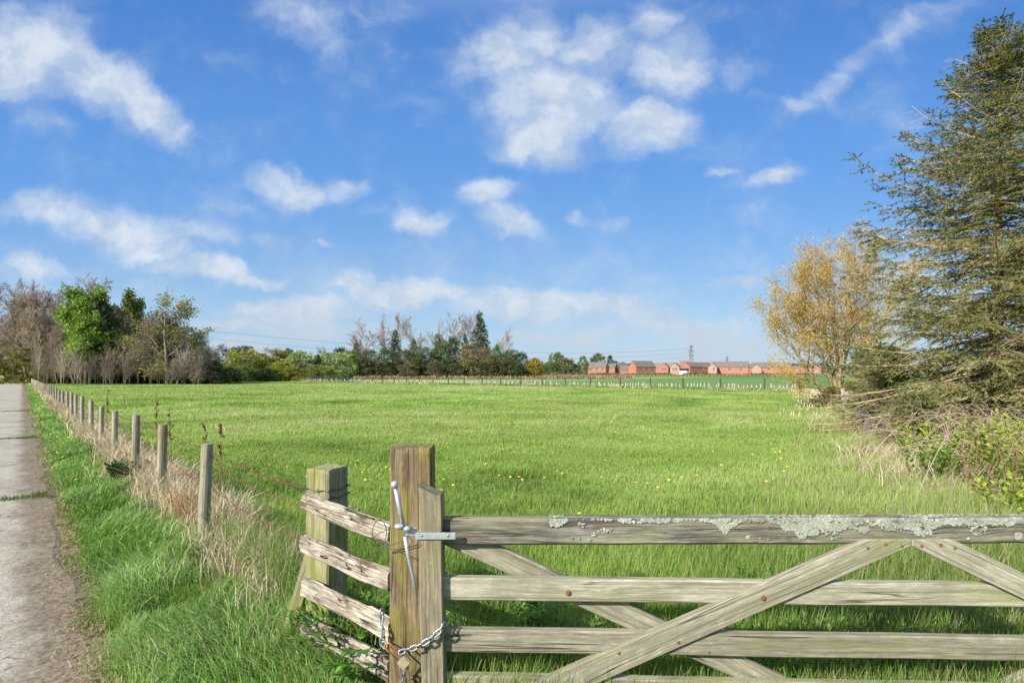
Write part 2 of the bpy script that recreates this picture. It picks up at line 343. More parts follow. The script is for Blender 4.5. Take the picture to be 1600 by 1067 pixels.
# ------------------------------------------------------------------ the setting: ground, path, crop field
def build_ground():
    rs = np.concatenate([[0.4], np.geomspace(0.8, 4000, 230)]); na = 420
    ang = np.linspace(0, 2 * math.pi, na, endpoint=False)
    X = rs[:, None] * np.sin(ang)[None]; Y = rs[:, None] * np.cos(ang)[None]
    Z = gz(X, Y)
    V = np.stack([X, Y, Z], -1).reshape(-1, 3)
    k = np.arange(len(rs) - 1)[:, None] * na; i = np.arange(na)[None]; j = (i + 1) % na
    Fq = np.stack([k + i, k + na + i, k + na + j, k + j], -1).reshape(-1, 4)[:, ::-1]
    V = np.concatenate([V, [[0, 0, 0]]]); c = len(V) - 1
    Ft = np.stack([np.full(na, c), np.arange(na), (np.arange(na) + 1) % na], -1)[:, ::-1]
    m, n, out = new_mat('meadow_ground'); co = n.add('ShaderNodeNewGeometry').outputs['Position']
    big = n.noise(co, 0.12, 5.0, 0.6); mid = n.noise(co, 0.9, 6.0, 0.65); fine = n.noise(co, 14.0, 5.0, 0.7)
    c1 = n.mix(n.ramp(mid, 0.3, 0.7), (0.148, 0.235, 0.040), (0.235, 0.325, 0.07))
    c1 = n.mix(n.ramp(big, 0.42, 0.66, 0.0, 0.65), c1, (0.30, 0.33, 0.11))
    c1 = n.mix(n.ramp(fine, 0.35, 0.75, 0.0, 0.55), c1, (0.11, 0.16, 0.032))
    gx, gy, _ = n.add('ShaderNodeSeparateXYZ', {0: co}).outputs
    po = n.math('ADD', n.math('MULTIPLY', n.math('SUBTRACT', gx, PX0), NRM), n.math('MULTIPLY', n.math('SUBTRACT', gy, PY0), -PS * NRM))
    band = n.ramp(n.math('ABSOLUTE', n.math('ADD', po, n.math('MULTIPLY', n.math('SUBTRACT', n.noise(co, 3.0, 5.0), 0.5), 0.35))), 0.42, 0.22)
    c1 = n.mix(band, c1, n.mix(n.ramp(n.noise(co, 40.0, 5.0, 0.7), 0.35, 0.65), (0.13, 0.092, 0.058), (0.30, 0.23, 0.14)))
    b = n.add('ShaderNodeBsdfPrincipled', {'Base Color': c1, 'Roughness': 0.9}); b.inputs['Specular IOR Level'].default_value = 0.1
    n.l.new(n.add('ShaderNodeBump', {'Height': fine, 'Strength': 0.8, 'Distance': 0.05}).outputs[0], b.inputs['Normal'])
    n.l.new(b.outputs[0], out.inputs[0])
    tag(link('ground', np_mesh('ground', V, [Fq, Ft[:, ::-1]], smooth=True), m), kind='structure')

    # crop field and the rough strip beyond the far fence
    def sheet(name, mat, lo, hi, t0, t1, lift):
        d = (A1 - A0) / np.linalg.norm(A1 - A0); nrm = np.array([-d[1], d[0]])
        a = np.linspace(t0, t1, 80); o = np.linspace(0, 1, 60)
        P = A0[None, None] + d[None, None] * a[:, None, None] + nrm[None, None] * (lo + (hi - lo) * o)[None, :, None]
        V = np.concatenate([P, (gz(P[..., 0], P[..., 1]) + lift)[..., None]], -1).reshape(-1, 3)
        i = np.arange(79)[:, None] * 60; j = np.arange(59)[None]
        Fq = np.stack([i + j, i + 60 + j, i + 61 + j, i + 1 + j], -1).reshape(-1, 4)
        tag(link(name, np_mesh(name, V, [Fq], smooth=True), mat), kind='structure')
    def field_mat(name, a, b, s):
        m, n, out = new_mat(name); co = n.add('ShaderNodeNewGeometry').outputs['Position']
        c = n.mix(n.ramp(n.noise(co, s, 6.0, 0.7), 0.3, 0.7), a, b)
        p = n.add('ShaderNodeBsdfPrincipled', {'Base Color': c, 'Roughness': 0.9}); p.inputs['Specular IOR Level'].default_value = 0.1
        n.l.new(n.add('ShaderNodeBump', {'Height': n.noise(co, 6.0, 4.0), 'Strength': 1.0, 'Distance': 0.1}).outputs[0], p.inputs['Normal'])
        n.l.new(p.outputs[0], out.inputs[0]); return m
    M['roughstrip'] = field_mat('rough_strip', (0.26, 0.20, 0.11), (0.17, 0.19, 0.055), 0.8)
    sheet('crop_field', field_mat('crop_green', (0.085, 0.165, 0.034), (0.14, 0.23, 0.05), 0.3), 2.4, 190, 62, 420, 0.03)
    sheet('rough_field_margin', M['roughstrip'], 0.2, 2.3, -10, 130, 0.04)

    # the concrete lane, laid along its own axis
    m, n, out = new_mat('worn_concrete'); co = n.add('ShaderNodeTexCoord').outputs['Object']
    sx, sy, sz = n.add('ShaderNodeSeparateXYZ', {0: co}).outputs
    vor = n.add('ShaderNodeTexVoronoi', {'Vector': co, 'Scale': 120.0})
    agg = vor.outputs['Color']; sp = n.add('ShaderNodeSeparateColor', {0: agg}).outputs[0]
    c = n.mix(n.ramp(sp, 0.1, 0.9, smooth=False), (0.278, 0.256, 0.20), (0.465, 0.428, 0.34))
    c = n.mix(n.ramp(sp, 0.88, 0.94), c, (0.56, 0.51, 0.44)); c = n.mix(n.ramp(sp, 0.12, 0.05), c, (0.17, 0.145, 0.12))
    big = n.noise(co, 1.1, 6.0, 0.6); c = n.mix(n.ramp(big, 0.4, 0.7, 0.0, 0.4), c, (0.255, 0.222, 0.175))
    strk = n.noise(n.mapping(co, sc=(0.6, 5.0, 1)), 1.5, 5.0, 0.6); c = n.mix(n.ramp(strk, 0.5, 0.72, 0.0, 0.35), c, (0.32, 0.265, 0.205))
    pat = n.noise(co, 0.55, 6.0, 0.7); c = n.mix(n.ramp(pat, 0.46, 0.60, 0.0, 0.35), c, (0.22, 0.20, 0.165))
    vc = n.add('ShaderNodeTexVoronoi', {'Vector': n.add('ShaderNodeVectorMath', {0: co, 1: n.add('ShaderNodeTexNoise', {'Vector': co, 'Scale': 2.5}).outputs['Color']}, operation='ADD').outputs[0], 'Scale': 0.45}, feature='DISTANCE_TO_EDGE')
    c = n.mix(n.ramp(vc.outputs['Distance'], 0.006, 0.002, 0.0, 0.6), c, (0.10, 0.09, 0.07))
    # earth spread from the verge over the edge
    en = n.noise(co, 3.2, 7.0, 0.68); e2 = n.noise(co, 0.8, 3.0)
    edge = n.math('ADD', sx, n.math('MULTIPLY', n.math('SUBTRACT', en, 0.5), 0.42))
    edge = n.math('ADD', edge, n.math('MULTIPLY', n.math('SUBTRACT', e2, 0.5), 0.25))
    em = n.ramp(edge, -0.36, -0.14)
    c = n.mix(em, c, n.mix(n.ramp(n.noise(co, 30.0, 5.0, 0.7), 0.35, 0.65), (0.128, 0.103, 0.072), (0.265, 0.222, 0.162)))
    # joints
    jm = None
    for s in JOINTS:
        w = n.math('ADD', n.math('ABSOLUTE', n.math('SUBTRACT', sy, s)), n.math('MULTIPLY', n.math('SUBTRACT', en, 0.5), 0.05))
        q = n.ramp(w, 0.028, 0.008); jm = q if jm is None else n.math('MAXIMUM', jm, q)
    c = n.mix(n.math('MULTIPLY', jm, 0.8), c, (0.085, 0.075, 0.05))
    b = n.add('ShaderNodeBsdfPrincipled', {'Base Color': c, 'Roughness': 0.95}); b.inputs['Specular IOR Level'].default_value = 0.02
    hh = n.math('ADD', n.math('MULTIPLY', sp, 0.5), n.math('SUBTRACT', n.math('MULTIPLY', big, 0.5), jm))
    n.l.new(n.add('ShaderNodeBump', {'Height': hh, 'Strength': 0.7, 'Distance': 0.008}).outputs[0], b.inputs['Normal'])
    n.l.new(b.outputs[0], out.inputs[0])
    N = 400; s = np.concatenate([np.linspace(-8, 20, 200), np.linspace(20.3, 135, 200)]); wv = 0.03 * np.sin(s * 1.7) + 0.025 * np.sin(s * 4.3 + 1)
    us = [-3.7, -2.5, -1.2, -0.5, 0.0]; V = []
    for k, u in enumerate(us):
        uu = u + (wv if k == len(us) - 1 else 0); V.append(np.stack([np.full(N, 0.0) + uu, s, np.zeros(N) + (0.035 if k < 4 else 0.018)], -1))
    V.append(np.stack([wv + 0.16, s, np.full(N, -0.035)], -1))
    V = np.stack(V, 1).reshape(-1, 3); q = len(us) + 1
    i = np.arange(N - 1)[:, None] * q; j = np.arange(q - 1)[None]
    Fq = np.stack([i + j, i + 1 + j, i + q + 1 + j, i + q + j], -1).reshape(-1, 4)
    o = link('path', np_mesh('path', V, [Fq], smooth=False), m, loc=(PX0, PY0, 0)); o.rotation_euler = (0, 0, math.atan2(-PS, 1))
    # follow the ground
    tag(o, kind='structure')
LAX = (PS * NRM, NRM)                                  # unit vector along the lane
def lane_xy(u, s): return PX0 + u * NRM + s * LAX[0], PY0 - u * PS * NRM + s * LAX[1]
JOINTS = [-1.4, 5.25, 8.9, 13.3, 17.2, 21.4, 25.8, 31.0, 36.5, 43.0, 50.0, 58.0, 66.0]

# ------------------------------------------------------------------ grass, blade by blade
def blade_mesh(name, P, h, w, az, lean, cols, face_az=None, droop=0.0, flat=1.0):
    n = len(P); fa = az + math.pi / 2 + (0 if face_az is None else face_az)
    side = np.stack([np.cos(fa), np.sin(fa), np.zeros(n)], -1); dirv = np.stack([np.cos(az), np.sin(az), np.zeros(n)], -1)
    up = np.array([0, 0, 1.0]); h = h[:, None]; w = w[:, None]; lean = np.clip(lean, 0, 0.97)[:, None]
    z1 = np.sqrt(1 - (lean * 0.45) ** 2) * 0.5; z2 = z1 + np.sqrt(1 - lean ** 2) * 0.5 * (1 - droop)
    z1 = z1 * flat; z2 = z2 * flat
    p1 = P + up * h * z1 + dirv * h * lean * 0.20; p2 = P + up * h * z2 + dirv * h * lean * 0.72
    V = np.stack([P - side * w * .5, P + side * w * .5, p1 - side * w * .42, p1 + side * w * .42, p2], 1).reshape(-1, 3)
    b = np.arange(n) * 5
    Fq = np.stack([b, b + 1, b + 3, b + 2], -1); Ft = np.stack([b + 2, b + 3, b + 4], -1)
    C = np.repeat(cols, 5, 0)
    return np_mesh(name, V, [Fq, Ft], C)
def pal(t, stops):
    t = np.clip(t, 0, 1); xs = np.linspace(0, 1, len(stops)); s = np.array(stops)
    return np.stack([np.interp(t, xs, s[:, k]) for k in range(3)], -1)
rng = np.random.default_rng(7)
def scatter(rings, half=62):
    out = []
    for d0, d1, rho in rings:
        A = R(half) * (d1 ** 2 - d0 ** 2); n = int(A * rho)
        d = np.sqrt(rng.uniform(d0 ** 2, d1 ** 2, n)); a = rng.uniform(-R(half), R(half), n)
        out.append(np.stack([d * np.sin(a), d * np.cos(a)], -1))
    return np.concatenate(out)
RINGS = [(1.2, 3.2, 5200), (3.2, 5, 3800), (5, 8, 2700), (8, 13, 1500), (13, 20, 620), (20, 32, 240), (32, 52, 90), (52, 85, 30), (85, 130, 10)]
GREEN = [(0.066, 0.130, 0.021), (0.160, 0.258, 0.042), (0.256, 0.362, 0.075), (0.352, 0.435, 0.135), (0.46, 0.485, 0.24)]
def build_grass():
    P = scatter(RINGS); x, y = P.T
    pf = path_off(x, y); ff = fence_off(x, y); far = far_off(x, y); rx = right_x(y) - x
    infield = (ff > 0.0) & (far < 0) & (rx > -0.4)
    # --- field
    q = P[infield]; x, y = q.T; d = np.hypot(x, y); n = len(q)
    near_gate = np.exp(-((y - 1.5) / 3.3) ** 2)
    lum = fbm(x * 0.55, y * 0.55, 3); lum2 = fbm(x * 0.11, y * 0.11, 9); tuft = fbm(x * 2.2, y * 2.2, 5, 3)
    dull = np.clip(fbm(x * .16 + 3, y * .09, 15, 4) * 3 - 1.35, 0, 1) * np.clip((y - 6) / 8, 0, 1)
    edge = np.clip(1 - (right_x(y) - x) / 2.5, 0, 1); edgel = np.clip(1 - fence_off(x, y) / 1.2, 0, 1)
    h = (0.043 + 0.21 * near_gate + 0.10 * np.clip(tuft - .45, 0, 1) * 2 + 0.20 * edge * (d < 25) + 0.10 * edgel) * rng.uniform(0.55, 1.35, n)
    trod = np.exp(-(((x - 0.35) / 0.35) ** 2 + ((y - 3.6) / 0.9) ** 2))         # trodden patch behind the gate
    h *= 1 - 0.6 * trod
    h = np.where(d > 25, h * 1.15, h)
    w = np.maximum(0.0042, d * 0.0010) * rng.uniform(0.7, 1.3, n)
    az = rng.uniform(0, 2 * math.pi, n); az = np.where(rng.random(n) < 0.5, rng.normal(0.4, 0.7, n), az)
    lean = np.clip(rng.normal(0.42, 0.22, n), 0.02, 0.95)
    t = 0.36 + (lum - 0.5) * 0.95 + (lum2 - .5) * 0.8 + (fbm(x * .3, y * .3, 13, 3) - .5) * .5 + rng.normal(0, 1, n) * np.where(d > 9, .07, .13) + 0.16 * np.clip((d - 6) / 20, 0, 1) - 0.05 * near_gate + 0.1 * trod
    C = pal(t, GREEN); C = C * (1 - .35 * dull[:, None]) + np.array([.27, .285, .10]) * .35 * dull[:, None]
    dry = (rng.random(n) < 0.035 + 0.24 * np.clip(lum2 * 2.2 - 1.0, 0, 1) + 0.30 * edge * (x > 0) + 0.05 * edgel)
    C[dry] = pal(rng.random(dry.sum()), [(0.26, 0.22, 0.10), (0.46, 0.40, 0.24)])
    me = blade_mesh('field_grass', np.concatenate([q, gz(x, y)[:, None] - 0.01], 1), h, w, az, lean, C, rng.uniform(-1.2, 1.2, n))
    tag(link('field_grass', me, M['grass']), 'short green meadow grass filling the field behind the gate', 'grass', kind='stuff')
    # --- verge between lane and fence (long, lodged, bluish green)
    Pv = scatter([(1.3, 3.2, 9500), (3.2, 5, 7000), (5, 8, 3600), (8, 13, 1500), (13, 20, 600), (20, 32, 240), (32, 52, 90), (52, 85, 34), (85, 120, 12)])
    x, y = Pv.T; pf = path_off(x, y); ff = fence_off(x, y)
    rag = (fbm(x * 2.0, y * 2.0, 21) - 0.5) * 0.5 + (fbm(x * 9, y * 9, 22, 2) - .5) * 0.3
    keep = (pf > -0.06 + np.clip(rag, -0.14, .3)) & (ff < 0.28) & (y > 0.3)
    q = Pv[keep]; x, y = q.T; d = np.hypot(x, y); n = len(q); pf = path_off(x, y); ff = fence_off(x, y)
    clump = fbm(x * 1.9, y * 1.9, 31, 3); lum = fbm(x * 0.8, y * 0.8, 33)
    inner = np.clip(pf / 0.22, 0.35, 1)
    h = (0.10 + 0.30 * np.clip(clump - 0.22, 0, 1)) * inner * rng.uniform(0.5, 1.35, n)
    w = np.maximum(0.0052, d * 0.0014) * rng.uniform(0.6, 1.5, n)
    caz = fbm(x * 1.1, y * 1.1, 41, 2) * 4 * math.pi
    az = caz + rng.normal(0, 0.8, n); lean = np.clip(rng.normal(0.68, 0.2, n), 0.05, 0.97)
    t = 0.40 + (clump - .5) * 0.5 + (lum - .5) * 0.5 + rng.normal(0, 0.15, n)
    C = pal(t, [(0.055, 0.125, 0.022), (0.135, 0.255, 0.048), (0.235, 0.375, 0.09), (0.37, 0.49, 0.19), (0.55, 0.60, 0.37)])
    yel = np.clip(1 - pf / 0.22, 0, 1); C = C * (1 - 0.6 * yel[:, None]) + 0.6 * yel[:, None] * np.array([0.20, 0.25, 0.05])
    dry = rng.random(n) < (0.03 + 0.5 * np.clip(1 - pf / 0.16, 0, 1) + 0.12 * np.exp(-(ff / 0.25) ** 2))
    C[dry] = pal(rng.random(dry.sum()), [(0.30, 0.22, 0.13), (0.52, 0.42, 0.28)])
    me = blade_mesh('verge_grass', np.concatenate([q, gz(x, y)[:, None] - 0.01], 1), h, w, az, lean, C, rng.uniform(-1.3, 1.3, n), droop=0.45)
    tag(link('verge_grass', me, M['grass']), 'long lodged green grass on the verge between lane and wire fence', 'grass', kind='stuff')
    # grass and moss in the joints of the lane
    Q = []; 
    for s in (-1.4, 5.25, 13.3, 25.8):
        k = 900; u = -rng.random(k) ** 1.6 * 1.6; x, y = lane_xy(u, s + rng.normal(0, 0.03 + 0.05 * np.exp(u / 0.4), k)); Q.append(np.stack([x, y, np.full(k, 0.03)], -1))
    Q = np.concatenate(Q); n = len(Q)
    me = blade_mesh('joint_grass', Q, rng.uniform(0.02, 0.07, n), rng.uniform(0.004, 0.009, n), rng.uniform(0, 6.28, n), rng.uniform(0.2, 0.9, n), pal(rng.random(n), [(0.05, 0.10, 0.015), (0.17, 0.22, 0.05)]))
    tag(link('joint_grass', me, M['grass']), 'thin grass and moss growing in the joints of the concrete lane', 'grass', kind='stuff')
    # litter of dead stalks on the edge of the lane
    k = 5200; s = rng.random(k) ** 2.2 * 16 - 1.0; u = rng.normal(0.06, 0.10, k); x, y = lane_xy(u, s); Q = np.stack([x, y, np.full(k, 0.03)], -1)
    me = blade_mesh('dead_stalks', Q, rng.uniform(0.03, 0.13, k), np.full(k, 0.004), rng.uniform(0, 6.28, k), rng.uniform(0.9, 0.96, k), pal(rng.random(k), [(0.26, 0.17, 0.10), (0.5, 0.39, 0.26)]), droop=0.75, flat=0.12)
    tag(link('dead_stalks', me, M['straw']), 'dead grass stalks littered along the muddy edge of the lane', 'dead grass', kind='stuff')

def build_straw():
    # tall dead grass tangled along the wire fence
    s = np.concatenate([rng.uniform(0.6, 9, 11500), rng.uniform(9, 30, 10000), rng.uniform(30, 100, 7000)]); n = len(s)
    off = rng.normal(0.12, 0.16, n); off = off + 0.25 * (fbm(s * 0.8, s * 0, 51, 2) - .5)
    x = FX0 + off * NRM + s * LAX[0]; y = FY0 - off * PS * NRM + s * LAX[1]; d = np.hypot(x, y)
    cl = fbm(s * 1.1, off * 3, 52, 3)
    keep = rng.random(n) < np.clip(cl * 2.4 - 0.45, 0.08, 1); x, y, d, cl, s, off = [a[keep] for a in (x, y, d, cl, s, off)]; n = len(x)
    h = (0.20 + 0.42 * cl) * rng.uniform(0.5, 1.25, n)
    w = np.maximum(0.0035, d * 0.0012) * rng.uniform(0.7, 1.3, n)
    C = pal(rng.random(n) * .8 + .2 * cl, [(0.30, 0.22, 0.13), (0.52, 0.42, 0.28), (0.70, 0.61, 0.46)])
    red = fbm(s * 1.7, off * 2, 55, 2) > 0.76; C[red] *= np.array([0.85, 0.62, 0.5])
    me = blade_mesh('fence_straw', np.stack([x, y, gz(x, y) - .01], -1), h, w, rng.uniform(0, 6.28, n), np.clip(rng.normal(.62, .28, n), .05, .97), C, rng.uniform(-1.3, 1.3, n), droop=0.35)
    tag(link('dead_fence_grass', me, M['straw']), 'tall straw coloured dead grass tangled along the wire fence', 'dead grass', kind='stuff')
    # pale grass along the field edge below the spruces
    n = 20000; y = np.concatenate([rng.uniform(3.6, 14, 9000), rng.uniform(14, 30, 8000), rng.uniform(30, 48, 3000)]); off = rng.normal(-0.1, 0.75, n) * np.clip(y / 9, .5, 2.2)
    x = right_x(y) + 0.1 - off * 0.6
    cl = fbm(x * 0.8, y * 0.8, 61, 3); wide = np.exp(-((y - 17) / 9) ** 2)
    keep = rng.random(n) < np.clip(cl * 2.8 - 1.1, 0.03, .75); x, y, cl = x[keep], y[keep], cl[keep]; n = len(x); d = np.hypot(x, y)
    h = (0.15 + 0.50 * cl * cl) * rng.uniform(0.4, 1.4, n)
    w = np.maximum(0.0032, d * 0.0010) * rng.uniform(0.7, 1.3, n)
    C = pal(rng.random(n), [(0.36, 0.28, 0.16), (0.55, 0.46, 0.29), (0.70, 0.61, 0.43)])
    me = blade_mesh('edge_straw', np.stack([x, y, gz(x, y) - .01], -1), h, w, rng.uniform(0, 6.28, n), np.clip(rng.normal(.66, .27, n), .05, .96), C, rng.uniform(-1.3, 1.3, n), droop=0.35)
    tag(link('dead_edge_grass', me, M['straw']), 'pale dead grass stalks along the field edge below the spruces', 'dead grass', kind='stuff')
    # rough tussocks along the far stock fence
    n = 9000; t = rng.random(n); off = rng.normal(0.2, 0.6, n); dd = (A1 - A0) / np.linalg.norm(A1 - A0)
    x = A0[0] + (A1 - A0)[0] * t - dd[1] * off; y = A0[1] + (A1 - A0)[1] * t + dd[0] * off; d = np.hypot(x, y)
    cl = fbm(t * 60, off * .5, 71, 3)
    C = pal(cl * 1.6 - .35 + rng.normal(0, .12, n), [(0.10, 0.16, 0.035), (0.22, 0.22, 0.08), (0.42, 0.36, 0.21), (0.50, 0.43, 0.28)])
    me = blade_mesh('fence_tussocks', np.stack([x, y, gz(x, y) - .02], -1), (0.15 + 0.4 * cl) * rng.uniform(.6, 1.2, n), d * 0.0016 * rng.uniform(.7, 1.3, n), rng.uniform(0, 6.28, n), rng.uniform(.1, .8, n), C, rng.uniform(-1, 1, n))
    tag(link('fence_tussocks', me, M['straw']), 'pale rough grass tussocks along the foot of the far stock fence', 'dead grass', kind='stuff')
# ------------------------------------------------------------------ timber helpers
def beam(name, p0, p1, hgt, thk, mat, parent=None, wob=0.002, rag=0.0, N=None, up=None, seed=0, bev=0.006, cut0=0.0, cut1=0.0, taper=None):
    """a plank from p0 to p1 (centre line): local X along it, local Z its height, local Y its thickness.
    cut0 / cut1 shift the top edge of an end along X (slanted saw cuts)"""
    p0 = Vector(p0); p1 = Vector(p1); L = (p1 - p0).length; X = (p1 - p0).normalized()
    U = Vector(up) if up else Vector((0, 0, 1)); Y = U.cross(X).normalized(); Z = X.cross(Y)
    N = N or max(8, int(L / 0.03)); rg = np.random.default_rng(seed + 1)
    a, b = thk / 2, hgt / 2; sec = []
    def edge(q0, q1, k):
        for i in range(k): sec.append((q0[0] + (q1[0] - q0[0]) * i / k, q0[1] + (q1[1] - q0[1]) * i / k))
    e = min(bev, a * 0.6); k = 6 if rag else 3; ks = 4 if rag else 2
    c = [(-a + e, -b), (a - e, -b), (a, -b + e), (a, b - e), (a - e, b), (-a + e, b), (-a, b - e), (-a, -b + e)]
    edge(c[0], c[1], ks); edge(c[1], c[2], 1); edge(c[2], c[3], k); edge(c[3], c[4], 1); edge(c[4], c[5], ks); edge(c[5], c[6], 1); edge(c[6], c[7], k); edge(c[7], c[0], 1)
    sec = np.array(sec); S = len(sec); xs = np.linspace(0, L, N)
    V = np.zeros((N, S, 3))
    for i, x in enumerate(xs):
        s = 1.0 if taper is None else taper[0] + (taper[1] - taper[0]) * x / L
        V[i, :, 0] = x; V[i, :, 1:] = sec * s
    per = np.arange(S) * 0.37
    xx, pp = np.meshgrid(xs, per, indexing='ij')
    if wob: V[:, :, 1] += ((fbm(xx * 2.3, pp * 0 + seed, 11 + seed, 3) - .5) * 2 * wob); V[:, :, 2] += ((fbm(xx * 2.1 + 9, pp * 0 + seed, 17 + seed, 3) - .5) * 3 * wob)
    if rag:
        r = (fbm(xx * 3.5, pp * 2.2, 23 + seed, 4) - .5) * 2 * rag
        deep = np.clip(fbm(xx * 4.0 + 3, pp * 3.5, 29 + seed, 3) - .62, 0, 1) * rag * 9
        nrm = np.broadcast_to(sec / np.linalg.norm(sec, axis=1, keepdims=True), V[:, :, 1:].shape)
        V[:, :, 1:] += nrm * (r - deep)[..., None]
    f = V[:, :, 2] / hgt + .5
    V[0, :, 0] += cut0 * f[0]; V[-1, :, 0] += cut1 * f[-1]
    V = V.reshape(-1, 3); i = np.arange(N - 1)[:, None] * S; j = np.arange(S)[None]; jn = (j + 1) % S
    Fq = np.stack([i + j, i + jn, i + S + jn, i + S + j], -1).reshape(-1, 4)
    fs = [Fq[:, ::-1], np.array([list(range(S))]), np.array([[(N - 1) * S + q for q in range(S)][::-1]])]
    o = link(name, np_mesh(name, V, fs, smooth=False), mat, parent)
    Mx = Matrix(((X.x, Y.x, Z.x, p0.x), (X.y, Y.y, Z.y, p0.y), (X.z, Y.z, Z.z, p0.z), (0, 0, 0, 1)))
    if parent is not None: Mx = parent.matrix_world.inverted() @ Mx if False else Matrix.Translation(-parent.location) @ Mx
    o.matrix_local = Mx
    return o
def blob_mesh(name, r, squash=(1, 1, 1), seed=0, rough=0.0, seg=10):
    bm = bmesh.new(); bmesh.ops.create_uvsphere(bm, u_segments=seg, v_segments=max(6, seg // 2 + 2), radius=r)
    rr = random.Random(seed)
    for v in bm.verts: v.co = Vector([v.co[k] * squash[k] * (1 + rr.uniform(-rough, rough)) for k in range(3)])
    for f in bm.faces: f.smooth = True
    me = bpy.data.meshes.new(name); bm.to_mesh(me); bm.free(); return me
def square_post(name, x, y, z0, z1, sx, sy, rz, mat, parent, seed=0, dome=0.012, lean=(0, 0)):
    """a sawn post: local X runs up it"""
    o = beam(name, (x, y, z0), (x + lean[0], y + lean[1], z1), sx, sy, mat, parent, wob=0.0015, rag=0.0016, N=60, up=(math.cos(rz), math.sin(rz), 0), seed=seed, bev=0.008)
    me = o.data; n = len(me.vertices); co = np.empty(n * 3, np.float32); me.vertices.foreach_get('co', co); co = co.reshape(-1, 3)
    top = co[:, 0] > (z1 - z0) - 1e-4
    co[top, 1:] *= 0.95; co[top, 0] += rngp.uniform(-0.004, 0.004, top.sum())
    me.vertices.foreach_set('co', co.ravel()); me.update(); return o
rngp = np.random.default_rng(3)
GD = 2.0                                       # distance of the gate's face
def gp(px, py, d=GD): return ((px - 800) / F * d, d, H - (py - HY) / F * d)

